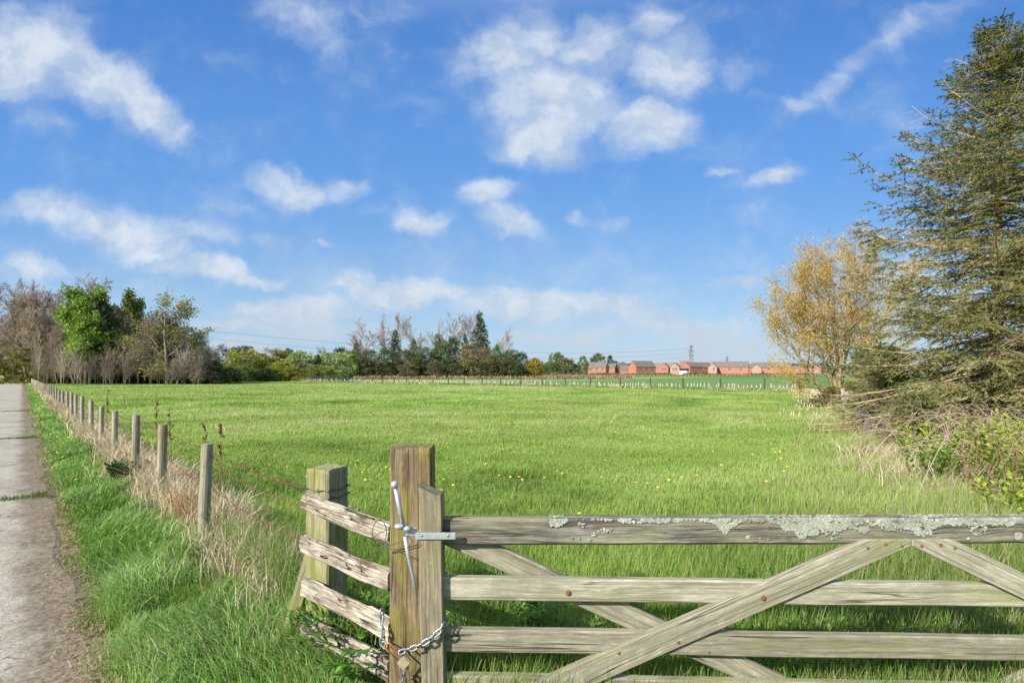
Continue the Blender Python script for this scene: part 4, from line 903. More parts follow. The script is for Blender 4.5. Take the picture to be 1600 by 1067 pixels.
PROTO = {}
def protos():
    for i in range(5):                                            # bare trees, 10 m high
        rg = random.Random(100 + i)
        S, T = grow(rg, 9.3, .17, 3, (18, 12, 9), (R(50), R(50), R(44)), (.46, .44, .5), (.26, .2, .2), (.03, .025, -.01), (.10, .16, .22, .25), stems=1 + (i % 2), spread=.14)
        PROTO['bare%d' % i] = [('trunk', seg_mesh('trunk', S, 0, 1, .012), 'bark'), ('crown', seg_mesh('crown', S, 2, 3, .017), 'twig')]
    for i in range(4):                                            # vase shaped bare trees
        rg = random.Random(150 + i)
        S, T = grow(rg, 6.4, .15, 3, (13, 10, 9), (R(36), R(38), R(40)), (.55, .42, .4), (.45, .3, .2), (.0, .03, .0), (.03, .12, .16, .2), stems=1, spread=.05, lt=-.15, l0=.85)
        PROTO['fan%d' % i] = [('trunk', seg_mesh('trunk', S, 0, 1, .02), 'bark'), ('crown', seg_mesh('crown', S, 2, 3, .015), 'twig')]
    for i in range(4):                                            # saplings, 5 m high
        rg = random.Random(200 + i)
        S, T = grow(rg, 4.8, .035, 2, (12, 8), (R(30), R(36)), (.34, .5), (.15, .2), (.04, .05, .02), (.10, .16, .2), stems=3, spread=.22)
        PROTO['sapling%d' % i] = [('trunk', seg_mesh('trunk', S, 0, 0, .018), 'bark'), ('crown', seg_mesh('crown', S, 1, 2, .010), 'twig')]
    for i in range(3):                                            # leafy trees, 10 m high
        rg = random.Random(300 + i)
        S, T = grow(rg, 9.0, .18, 3, (16, 9, 5), (R(56), R(48), R(42)), (.46, .48, .5), (.16, .2, .2), (.02, .04, .02), (.08, .16, .22), stems=1, spread=.1)
        PROTO['leafy%d' % i] = [('trunk', seg_mesh('trunk', S, 0, 1, .012), 'bark'), ('branches', seg_mesh('branches', S, 2, 3, .010), 'twig'), ('crown', tips_leaves('crown', T, 12, .28, .27, .75, 300 + i, GRAYS), 'leaf')]
        PROTO['thin%d' % i] = PROTO['leafy%d' % i][:2] + [('crown', tips_leaves('crown', T, 5, .28, .19, .7, 320 + i, GRAYS), 'leaf')]
    for i in range(4):
        st, _ = grow(random.Random(400 + i), .62, .022, 1, (5,), (R(45),), (.6,), (.3,), (.05, .05), (.12, .2), stems=3, spread=.35)
        sm = seg_mesh('trunk', st, 0, 1, .004)
        PROTO['bush%d' % i] = [('trunk', sm, 'bark'), ('crown', ellip_crown('crown', 400 + i, 150, 26, .050, 'dome', .7, .05), 'leaf')]
        PROTO['pine%d' % i] = [('trunk', sm, 'bark'), ('crown', ellip_crown('crown', 420 + i, 170, 26, .052, 'pine', .32, .045, up=.0), 'leaf')]
        PROTO['ball%d' % i] = [('trunk', sm, 'bark'), ('crown', ellip_crown('crown', 440 + i, 130, 26, .055, 'round', .7, .05), 'leaf')]
    for i in range(3):                                            # conical conifers, height 1, width about .5
        rgn = np.random.default_rng(500 + i); P = []; D = []; seg = []
        z = 0.05
        while z < .985:
            for k in range(int(rgn.integers(4, 7))):
                a = rgn.uniform(0, 6.283); L = (.25 * (1 - z) ** .85 + .012) * rgn.uniform(.65, 1.2); dr = rgn.uniform(-.10, .25) - .25 * (1 - z)
                e = np.array([math.cos(a) * L, math.sin(a) * L, L * dr]); seg.append((Vector((0, 0, z)), Vector(e) + Vector((0, 0, z)), .004 * (1.1 - z), .0015, 1))
                m = max(3, int(L * 90)); t = rgn.random(m) ** .7
                P.append(np.array([0, 0, z]) + e * t[:, None] + rgn.normal(0, .010, (m, 3)) - np.array([0, 0, .012]) * t[:, None]); D.append(np.tile(e / L + [0, 0, -.25], (m, 1)))
            z += rgn.uniform(.018, .030)
        P = np.concatenate(P); D = np.concatenate(D); q = 3; P = np.repeat(P, q, 0) + rgn.normal(0, .007, (len(P) * q, 3)); D = np.repeat(D, q, 0)
        V, f, C = leaf_quads(P, D, .034, .34, rgn, GRAYS)
        seg = [(Vector((0, 0, -.01)), Vector((0, 0, .98)), .013, .002, 0)] + seg
        PROTO['cone%d' % i] = [('trunk', seg_mesh('trunk', seg, 0, 1, .0012), 'bark'), ('crown', np_mesh('crown', V, [f], C), 'needle')]
UNIT = {}
def measure():
    for k, parts in PROTO.items():
        me = parts[-1][1]; co = np.empty(len(me.vertices) * 3, np.float32); me.vertices.foreach_get('co', co); co = co.reshape(-1, 3)
        UNIT[k] = (float(np.percentile(co[:, 2], 99.7)), 2 * float(np.percentile(np.hypot(co[:, 0], co[:, 1]), 95)))
def plant(kind, name, px, top, wpx, d, tint, label, cat='tree', group=None, btint=(1, 1, 1), sink=0.1, rz=None):
    """a copy of one of the prototypes, its foot on the ground"""
    x = (px - 800) / F * d; z = float(gz(x, d)); h = H + (HY - top) / F * d - z; w = wpx / F * d
    e = empty(name, (x, d, z - sink), label, cat, group, rz if rz is not None else px * 1.7)
    unit = UNIT[kind]
    s = (w / unit[1], w / unit[1], h / unit[0])
    for nm, me, mt in PROTO[kind]:
        o = link(nm, me, M[mt], e); o.scale = s; o.color = (tuple(tint) if nm == 'crown' and mt in ('leaf', 'needle') else tuple(btint)) + (1,)
    return e
BRIGHT = (0.22, 0.32, 0.06); OLIVE = (0.15, 0.165, 0.030); YEL = (0.21, 0.21, 0.035); DARK = (0.03, 0.055, 0.02); PINE = (0.085, 0.105, 0.045)
PALE = (0.20, 0.245, 0.10); BROWN = (0.155, 0.115, 0.055); TAN = (0.20, 0.165, 0.085); GOLD = (0.22, 0.175, 0.02); MID = (0.07, 0.115, 0.022)
def build_trees():
    rr0 = random.Random(14)
    protos(); measure()
    PK = (1.0, .91, .85); GR = (1.0, .97, .93); TN = (1.25, 1.05, .86); WH = (1.7, 1.6, 1.45)
    T = [  # kind, name, px, top row, width px, distance, leaf tint, label, bark tint
        ('bare0', 'bare_tree', -6, 438, 110, 104, GR, 'reddish bare tree at the far left, cut by the picture edge', PK),
        ('bare1', 'bare_tree', 44, 439, 100, 92, GR, 'bare tree with pale trunk, nearest the end of the lane', (1.35, 1.25, 1.1)),
        ('bare2', 'bare_tree', 82, 440, 90, 97, GR, 'bare brown tree left of the bright green maple', TN),
        ('bare3', 'bare_tree', 122, 431, 92, 101, GR, 'purplish bare tree whose top shows above the bright green maple', PK),
        ('leafy0', 'maple_tree', 134, 447, 92, 84, BRIGHT, 'bright green maple in full leaf, broadest of the wood on the left', GR),
        ('leafy1', 'maple_tree', 172, 462, 66, 87, (0.10, .165, .03), 'darker green maple just right of the bright one', GR),
        ('leafy2', 'maple_tree', 205, 456, 66, 92, (0.13, .17, .02), 'olive green maple, right of the dark one, left of the thin birch', GR),
        ('thin0', 'birch_tree', 262, 461, 118, 84, (0.21, .20, .055), 'thin leaved yellowish birch at the right end of the left wood', (1.1, 1.05, .98)),
        ('thin1', 'birch_tree', 300, 512, 60, 86, (0.17, .18, .06), 'low thin leaved tree leaning out below the yellowish birch', GR),
        ('cone0', 'fir_tree', 302, 538, 34, 90, DARK, 'small dark fir at the right end of the left wood', GR),
        ('bush0', 'olive_shrub', 14, 530, 95, 100, (.13, .12, .035), 'olive brown shrub left of the lane end, cut by the edge', GR),
        ('bush1', 'olive_shrub', 74, 528, 80, 90, (.13, .115, .035), 'olive shrub under the bare trees beside the lane end', GR),
        ('bush2', 'yew_bush', 36, 574, 24, 96, DARK, 'small dark yew bush at the very end of the lane', GR),
        ('bush3', 'holly_bush', 338, 570, 56, 86, (.02, .036, .014), 'dark holly bush at the right corner of the left wood', GR),
        ('thin2', 'ash_tree', 342, 538, 56, 140, (.085, .09, .035), 'dull olive tree behind the small brown house', GR),
        ('pine0', 'pine_tree', 380, 540, 46, 210, (.03, .045, .022), 'far dark pine above the yellow green bush', GR),
        ('pine1', 'pine_tree', 450, 544, 22, 210, (.03, .045, .022), 'far dark pine top behind the brown hedge trees', GR),
        ('pine2', 'pine_tree', 531, 543, 34, 215, (.03, .042, .02), 'far dark pine left of the bare trees', GR),
        ('ball0', 'hawthorn_bush', 383, 546, 48, 118, YEL, 'tall yellow green hawthorn right of the small brown house', GR),
        ('bush2', 'holly_bush', 384, 572, 44, 112, MID, 'mid green low bush before the tall yellow green hawthorn', GR),
        ('ball1', 'hawthorn_bush', 411, 552, 40, 122, (.16, .165, .045), 'dull green hawthorn right of the tallest yellow one', GR),
        ('bush0', 'holly_bush', 416, 575, 42, 113, DARK, 'low dark bush at the left end of the stock fence', GR),
        ('thin0', 'oak_tree', 431, 543, 56, 138, (.19, .155, .035), 'brownish budding oak above the middle of the hedge', TN),
        ('ball2', 'oak_tree', 445, 548, 44, 142, (.17, .12, .035), 'russet round oak behind the yellow shrub', TN),
        ('bush1', 'gorse_shrub', 437, 565, 40, 118, YEL, 'low yellow green shrub below the russet oak', GR),
        ('ball3', 'willow_bush', 470, 548, 46, 122, PALE, 'pale silvery willow, left one of two', GR),
        ('bush2', 'gorse_shrub', 462, 570, 34, 116, OLIVE, 'low olive shrub before the left pale willow', GR),
        ('cone1', 'fir_tree', 497, 554, 22, 120, DARK, 'small dark fir between the two pale willows', GR),
        ('ball0', 'willow_bush', 522, 549, 46, 124, PALE, 'pale silvery willow, right one of two', GR),
        ('bush3', 'gorse_shrub', 500, 570, 44, 117, (.15, .17, .04), 'low green shrub between the pale willows', GR),
        ('ball1', 'willow_bush', 540, 548, 26, 132, OLIVE, 'olive bush right behind the right pale willow', GR),
        ('bare4', 'bare_tree', 508, 541, 30, 160, GR, 'small reddish bare tree behind the pale willows', PK),
        ('fan0', 'bare_tree', 569, 497, 58, 162, GR, 'broad pinkish bare tree, leftmost of the middle row', TN),
        ('fan1', 'bare_tree', 601, 492, 28, 165, GR, 'slim tall bare tree second in the middle row', (1.3, 1.15, 1.0)),
        ('fan2', 'bare_tree', 624, 488, 32, 165, GR, 'tall slim bare tree with a fir at its foot, third of the middle row', TN),
        ('fan3', 'bare_tree', 653, 503, 32, 163, GR, 'fan shaped lower bare tree, fourth of the middle row', TN),
        ('fan0', 'bare_tree', 682, 498, 32, 165, GR, 'bare tree left of the tallest one in the middle row', (1.3, 1.15, 1.0)),
        ('fan1', 'bare_tree', 714, 485, 44, 165, GR, 'tallest bare tree of the middle row with wide top', (1.2, 1.05, .92)),
        ('fan2', 'bare_tree', 741, 486, 30, 166, GR, 'bare tree right behind the tall dark spruce', TN),
        ('fan3', 'bare_tree', 787, 512, 32, 158, GR, 'lone lower bare tree at the right end of the middle row', (1.4, 1.25, 1.1)),
        ('cone0', 'spruce_tree', 750, 490, 38, 160, (.06, .078, .045), 'tall dark spruce rising above the middle row', GR),
        ('cone1', 'spruce_tree', 618, 516, 26, 158, (.07, .08, .042), 'narrow spruce at the foot of the third bare tree', GR),
        ('cone2', 'spruce_tree', 684, 522, 26, 157, PINE, 'narrow spruce left of the tallest bare tree', GR),
        ('cone0', 'spruce_tree', 727, 522, 22, 157, DARK, 'little dark spruce tip left of the tall spruce', GR),
        ('cone1', 'spruce_tree', 646, 530, 26, 156, PINE, 'short spruce below the fan shaped bare tree', GR),
        ('cone2', 'spruce_tree', 557, 536, 26, 156, PINE, 'short spruce at the left end of the middle row', GR),
        ('pine0', 'pine_tree', 552, 548, 40, 154, PINE, 'low broad pine, leftmost of the evergreen belt', GR),
        ('pine1', 'pine_tree', 576, 545, 40, 153, (.105, .115, .06), 'greyish pine second of the evergreen belt', GR),
        ('pine2', 'pine_tree', 604, 543, 42, 152, (.075, .105, .042), 'dark green pine third of the evergreen belt', GR),
        ('pine3', 'pine_tree', 634, 546, 38, 153, (.12, .11, .055), 'brownish pine fourth of the evergreen belt', GR),
        ('pine0', 'pine_tree', 662, 541, 40, 152, PINE, 'dense dark pine in the middle of the evergreen belt', GR),
        ('pine1', 'pine_tree', 692, 532, 36, 153, (.10, .12, .048), 'taller pine below the tallest bare tree', GR),
        ('pine2', 'pine_tree', 708, 526, 34, 155, (.06, .08, .036), 'tall dark pine under the tallest bare tree', GR),
        ('pine3', 'pine_tree', 733, 536, 44, 151, TAN, 'tan coloured dry pine below the tall spruce', GR),
        ('pine1', 'pine_tree', 758, 542, 36, 151, (.17, .14, .07), 'brown dry pine right of the tall spruce foot', GR),
        ('pine2', 'ivy_tree', 776, 538, 20, 150, (.06, .14, .02), 'bright green ivy clad tree beside the brown pine', GR),
        ('pine0', 'pine_tree', 797, 546, 34, 152, (.08, .095, .04), 'dark pine below the lone lower bare tree', GR),
        ('ball2', 'holly_bush', 813, 550, 28, 156, (.05, .075, .035), 'bluish green bush at the right end of the evergreen belt', GR),
        ('ball3', 'golden_bush', 836, 559, 26, 148, GOLD, 'round golden bush right of the evergreen belt', GR),
        ('bush1', 'thorn_shrub', 1302, 600, 46, 23.5, (.16, .13, .05), 'low brownish shrub at the foot of the yellow willow', GR),
        ('bush2', 'thorn_shrub', 1352, 590, 60, 22.5, (.15, .15, .05), 'olive shrub between the yellow willow and the big spruce', GR),
        ('ball0', 'poplar_tree', 868, 550, 20, 250, (.09, .13, .035), 'green tree left of the first red houses', GR),
        ('ball1', 'hawthorn_bush', 884, 559, 26, 240, (.13, .11, .045), 'brown hawthorn between green tree and red houses', TN),
        ('bush1', 'hawthorn_bush', 861, 566, 40, 235, (.11, .13, .05), 'low pale hedge shrub left of the red houses', GR),
        ('ball2', 'poplar_tree', 911, 556, 14, 255, (.08, .13, .03), 'small green tree at the corner of the leftmost red house', GR),
        ('ball3', 'poplar_tree', 935, 552, 20, 380, (.10, .12, .05), 'greyish tree behind the roof of the leftmost red houses', GR),
        ('pine3', 'pine_tree', 953, 555, 13, 390, DARK, 'small dark pine behind the red house roofs', GR),
    ]
    for k, nm, px, top, w, d, tint, lab, bt in T:
        if k[:3] in ('pin', 'bus', 'bal'): w *= 1.3; tint = tuple(q * 1.38 for q in tint)
        if k[:3] == 'con' and 500 < px < 800: w *= 1.15; tint = tuple(q * 1.38 for q in tint)
        if k[:3] == 'fan': w *= 1.25; bt = tuple(q * .92 for q in bt)
        cat = 'shrub' if ('bush' in nm or 'shrub' in nm) else 'tree'
        grp = {'bare_tree': 'bare trees', 'pine_tree': 'pines', 'spruce_tree': 'spruces'}.get(nm)
        plant(k, nm, px, top, w, d, tint, lab, cat, grp, bt)
    for i in range(34):                                           # the thick of the wood
        px = 28 + 300 * (i + rr0.random()) / 34; top = np.interp(px, [20, 60, 120, 180, 230, 290, 340], [452, 455, 466, 478, 490, 515, 545]) + rr0.uniform(-14, 26)
        plant('bare%d' % (i % 5), 'bare_tree', px, top, rr0.uniform(44, 74), 88 + rr0.uniform(-2, 16), (1, 1, 1), 'bare grey tree standing in the thick of the left wood', 'tree', 'bare grey trees in the left wood', [(1.0, .95, .88), (1.35, 1.28, 1.15), (1.05, .96, .88)][i % 3])
    for i in range(24):
        px = 545 + 285 * (i + rr0.random()) / 24; k = ('bush', 'ball', 'pine')[i % 3] + str(i % 4)
        plant(k, 'belt_shrub', px, 560 + rr0.uniform(-7, 9), rr0.uniform(24, 40), 148 + rr0.uniform(-2, 3), [(.09, .12, .045), (.12, .125, .055), (.075, .105, .04), (.15, .14, .07)][i % 4], 'low dull green shrub along the foot of the evergreen belt', 'shrub', 'low shrubs at the foot of the evergreen belt')
    # bare saplings and dark undergrowth along the edge of the left wood
    rr = random.Random(4)
    for i in range(84):
        px = 52 + 280 * ((i + rr.random()) / 84); d = 80 + 0.03 * (px - 60) * .3 + rr.uniform(-2, 9)
        pl = rr.random() < .3
        plant('sapling%d' % (i % 4), 'bare_sapling', px, (528 if px < 230 else 556) + rr.uniform(-20, 26), rr.uniform(18, 34), d, (1, 1, 1), 'thin bare sapling in the thicket along the front of the left wood', 'sapling', 'bare saplings along the wood edge', (1.6, 1.55, 1.45) if pl else (.78, .73, .68))
    for i in range(16):
        px = 84 + 255 * (i + rr.random() * .8) / 16
        plant('bush%d' % (i % 4), 'undergrowth_shrub', px, 562 + rr.uniform(-10, 14), rr.uniform(34, 48), 89 + rr.uniform(-3, 5), (.03, .04, .02) if i % 3 else (.06, .06, .03), 'dark shrub in the undergrowth behind the bare saplings', 'shrub', 'dark undergrowth shrubs of the left wood', (1, 1, 1))
    # woodland on the horizon, one mass
    rgn = np.random.default_rng(77); P = []; 
    for i in range(1100):
        px = (rgn.uniform(-60, 1000) if rgn.random() < .8 else rgn.uniform(-1600, -60)) if rgn.random() < .9 else rgn.uniform(1000, 1700); d = rgn.uniform(420, 560); hh = (9 + 8 * fbm(px * .035, 0.0, 78, 4)) * (1 if px < 560 else .82 if px < 1000 else .5)
        k = 26; x = (px - 800) / F * d; z = rgn.random(k) ** .7 * hh; rad = 4.0 * np.sqrt(np.clip(1 - (z / hh) ** 2, .05, 1))
        P.append(np.stack([x + rgn.normal(0, .5, k) * rad, d + rgn.normal(0, .5, k) * rad, 1.5 + z], -1))
    P = np.concatenate(P); D = rgn.normal(0, 1, P.shape) * [1, 1, .4]; cl = fbm(P[:, 0] * .05, P[:, 1] * .02, 79, 3)
    V, f, C = leaf_quads(P, D, 2.3, .7, rgn, [(.022, .034, .018), (.05, .062, .03), (.10, .095, .05)], cl=cl * 1.3 - .15)
    tag(link('far_woodland', np_mesh('far_woodland', V, [f], C), M['straw']), 'dark far off woodland along the horizon', 'woodland', kind='stuff')

def build_willow():
    d = 24.0; x = (1312 - 800) / F * d; e = empty('willow_tree', (x, d, float(gz(x, d)) - .05), 'yellow leaved many stemmed willow between the red houses and the big spruce', 'tree')
    rg = random.Random(12)
    dirs = [Vector(v).normalized() for v in [(0.02, 0, 1), (-.30, .05, 1), (.22, .1, 1), (-.14, -.2, 1), (.40, -.1, 1), (-.02, .25, 1), (-.80, -.1, .74)]]
    S, T = grow(rg, 7.0, .115, 3, (15, 9, 5), (R(46), R(42), R(38)), (.42, .46, .52), (.20, .2, .2), (.03, .05, .02, .0), (.07, .12, .18, .2), stems=7, d0=dirs, nseg0=7)
    tr = seg_mesh('trunk', S, 0, 1, .008); o = link('trunk', tr, M['bark'], e); o.color = (1.25, 1.15, .78, 1)
    o = link('branches', seg_mesh('branches', S, 2, 3, .0055), M['twig'], e); o.color = (1.35, 1.15, .65, 1)
    me = tips_leaves('crown', T, 6, .17, .085, .42, 15, [(.30, .185, .035), (.52, .335, .05), (.60, .42, .085), (.48, .39, .12)])
    o = link('crown', me, M['leaf'], e)
def near_spruce(name, x, y, height, rmax, seed, label, whorl=0.25, nb=6, bot=0.35, cross=1.0, lean=0.0):
    """a spruce near enough to show its twigs: whorls of drooping boughs, side twigs, short needles"""
    rgn = np.random.default_rng(seed); e = empty(name, (x, y, float(gz(x, y)) - .05), label, 'tree', 'big spruces at the right')
    bough = []; fine = []; NP = []; ND = []; NT_ = []
    z = bot
    while z < height * .985:
        f = z / height; prof = (rmax * (1 - f) ** .88 * (0.80 + .2 * min(1, f / .12)) + .06) if height < 9.05 else rmax / 3.1 * float(np.interp(f, [0, .18, .48, .62, .80, .93, 1], [3.0, 3.1, 2.6, 2.0, 1.05, .55, .12]))
        for k in range(nb if f < .8 else nb - 1):
            a = rgn.uniform(0, 2 * math.pi); L = prof * (rgn.uniform(.6, 1.15) if rgn.random() < .8 else rgn.uniform(.35, .7)); el = -0.16 + .62 * f + rgn.normal(0, .17); n = max(5, int(L / .22))
            t = np.linspace(0, 1, n + 1); dirh = np.array([math.cos(a), math.sin(a)])
            hor = L * t * (1 - .06 * t); zz = z + L * (math.sin(el) * t - (.30 * (1 - f)) * t ** 2 + .22 * t ** 3.2)
            wob = np.cumsum(rgn.normal(0, .025, n + 1)) * t
            P = np.stack([dirh[0] * hor - dirh[1] * wob, dirh[1] * hor + dirh[0] * wob, zz], -1); r = .005 + .014 * (L / 3.2) * (1 - t)
            for i in range(n): bough.append((P[i], P[i + 1], r[i], r[i + 1]))
            dead = rgn.random() < .17
            for i in range(1, n + 1):
                for sgn in (-1, 1):
                    if rgn.random() < .08: continue
                    tt = t[i] - rgn.random() / n; b0 = P[i - 1] + (P[i] - P[i - 1]) * rgn.random(); along = P[i] - P[i - 1]; along /= np.linalg.norm(along)
                    sd = np.array([-dirh[1], dirh[0], 0]) * sgn; l2 = min(.95, L * .42) * (1.06 - .72 * tt) * rgn.uniform(.55, 1.15)
                    if tt < .2: l2 *= .5
                    dv = along * rgn.uniform(.55, .95) + sd * .85 + np.array([0, 0, rgn.normal(-.10, .14)]); dv /= np.linalg.norm(dv)
                    m = max(2, int(l2 / .13)); q = b0; dd = dv.copy(); pts = [q]
                    for j in range(m):
                        dd = dd + np.array([0, 0, -.10]) + rgn.normal(0, .05, 3); dd /= np.linalg.norm(dd); q = q + dd * l2 / m; pts.append(q)
                        fine.append((pts[-2], pts[-1], .0045, .003))
                        # side twiglets
                        for s2 in (-1, 1):
                            if rgn.random() < .25: continue
                            l3 = rgn.uniform(.08, .24) * (1.1 - .6 * j / m); pv = np.cross(dd, [0, 0, 1.0]) * s2 + dd * .9 + rgn.normal(0, .12, 3) + [0, 0, -.15]; pv /= np.linalg.norm(pv)
                            fine.append((q, q + pv * l3, .0028, .002)); 
                            bare = dead or (rgn.random() < .20 * (1 - tt) + .06)
                            if not bare:
                                kk = int(l3 / .0085); s = rgn.random(kk); NP.append(q + pv * (l3 * s)[:, None]); ND.append(np.tile(pv, (kk, 1))); NT_.append(np.full(kk, tt))
                        if not dead and rgn.random() < .8:
                            kk = int(l2 / m / .0085); s = rgn.random(kk); NP.append(pts[-2] + (pts[-1] - pts[-2]) * s[:, None]); ND.append(np.tile(dd, (kk, 1))); NT_.append(np.full(kk, tt))
            if not dead:
                kk = int(.3 / .008); s = rgn.random(kk); NP.append(P[-2] + (P[-1] + (P[-1] - P[-2]) * .4 - P[-2]) * s[:, None]); ND.append(np.tile(along, (kk, 1))); NT_.append(np.full(kk, 1.1))
        z += whorl * rgn.uniform(.45, 1.5) * (1.0 if f < .7 else .8)
    tp = np.array([(0.10 * math.sin(q * 2.0) * q, 0, q * height) for q in np.linspace(0, 1, 24)]); tp[:, 0] += lean * (tp[:, 2] / height) ** 2
    V, f = sweep(tp, .016 * height * (1 - np.linspace(0, .96, 24)), 10); o = link('trunk', np_mesh('trunk', V, f, smooth=True), M['bark'], e); o.color = (1.35, 1.25, 1.0, 1)
    for nm, sg, tint in (('boughs', bough, (1.75, 1.6, 1.2, 1)), ('twigs', fine, (1.55, 1.36, .95, 1))):
        V, f = tubes(*[np.array([s[k] for s in sg]) for k in range(4)], 5 if nm == 'boughs' else 3); o = link(nm, np_mesh(nm, V, [f], smooth=True), M['twig'], e); o.color = tint
    NP = np.concatenate(NP); ND = np.concatenate(ND); tt = np.concatenate(NT_); n = len(NP)
    ND = ND * .9 + rgn.normal(0, .55, (n, 3)); ND /= np.linalg.norm(ND, axis=1, keepdims=True)
    s = np.cross(ND, rgn.normal(0, 1, (n, 3))); s /= np.linalg.norm(s, axis=1, keepdims=True); L = rgn.uniform(.036, .066, (n, 1)); W = rgn.uniform(.011, .018, (n, 1))
    V = np.stack([NP - s * W * .5, NP + s * W * .5, NP + ND * L], 1).reshape(-1, 3); Ft = np.arange(n * 3).reshape(-1, 3)
    patch = fbm(NP[:, 0] * .9 + 7, NP[:, 2] * .9 + NP[:, 1] * .5, seed + 5, 3)
    old = pal(rgn.random(n) * .6 + patch * .8 - .2, [(.055, .08, .024), (.15, .175, .05), (.28, .265, .09), (.42, .36, .16)]); tipc = pal(rgn.random(n), [(.030, .066, .022), (.085, .13, .045)])
    k = np.clip((tt - .62) / .35, 0, 1)[:, None] * (.85 if height > 3 else .4); k = np.clip(k + (NP[:, 2:3] / height - .45) * .5, 0, 1)
    C = np.repeat(old * (1 - k) + tipc * k, 3, 0); link('needles', np_mesh('needles', V, [Ft], C), M['needle'], e)
    return e
def build_spruces():
    d = 11.0; near_spruce('spruce_tree', (1556 - 800) / F * d, d, 9.1, 3.25, 5, 'big olive spruce at the right with bare trunk showing through', nb=10, whorl=.215)
    near_spruce('spruce_tree', 11.7, 8.8, 8.6, 3.3, 8, 'spruce cut by the right edge of the picture, with pale dead boughs', nb=9, whorl=.2)
    near_spruce('spruce_tree', 14.2, 13.0, 9.0, 3.0, 19, 'spruce behind the big one, its tip at the top right corner', nb=7, whorl=.3)
    near_spruce('young_spruce', 9.2, 12.6, 2.3, 1.35, 11, 'young bushy spruce below the left side of the big spruce', whorl=.16, nb=8, bot=.08)
    near_spruce('young_spruce', 7.6, 9.6, 1.15, .95, 13, 'low spreading spruce sapling in front of the blue plastic', whorl=.13, nb=8, bot=.05)
    near_spruce('young_spruce', 12.6, 18.0, 2.6, 1.9, 17, 'young olive spruce behind the old grey palings', whorl=.22, nb=8, bot=.08)

# ------------------------------------------------------------------ brambles, shrubs, weeds
def fronds(seed, n, L, leaf, up, stops, asp=.45, droop=.6, pairs=9, z0=0.0):
    """compound leaves on arching stems: stems, leaflets"""
    rgn = np.random.default_rng(seed); a = []; b = []; P = []; D = []
    for i in range(n):
        az = rgn.uniform(0, 6.283); l = L * rgn.uniform(.55, 1.15); d = np.array([math.cos(az) * (1 - up), math.sin(az) * (1 - up), up + .2]); d /= np.linalg.norm(d); p = np.array([rgn.normal(0, L * .10), rgn.normal(0, L * .10), z0])
        for j in range(pairs):
            q = p + d * l / pairs; a.append(p); b.append(q); p = q; d = d + np.array([0, 0, -droop / pairs]); d /= np.linalg.norm(d)
            if j > 1:
                for s in (-1, 1):
                    side = np.cross(d, [0, 0, 1.0]) * s; side /= np.linalg.norm(side) + 1e-6; m = 4
                    ll = l * .26 * (1.15 - j / pairs)
                    for k in range(m): P.append(p + (side * .8 + d * .5) * ll * (k + .5) / m); D.append(side * .8 + d * .6 + rgn.normal(0, .3, 3))
    P = np.array(P); D = np.array(D); s = np.cross(D, [0, 0, 1.0]) + rgn.normal(0, .25, P.shape); s /= np.linalg.norm(s, axis=1, keepdims=True); D /= np.linalg.norm(D, axis=1, keepdims=True)
    m = len(P); Lf = leaf * rgn.uniform(.6, 1.3, (m, 1)); W = Lf * asp; V = np.stack([P, P + D * Lf * .45 + s * W * .5, P + D * Lf, P + D * Lf * .45 - s * W * .5], 1).reshape(-1, 3); q = np.arange(m) * 4
    return tubes(a, b, np.full(len(a), .003), np.full(len(a), .002), 4), (V, np.stack([q, q + 1, q + 2, q + 3], -1), np.repeat(pal(rgn.random(m), stops), 4, 0))
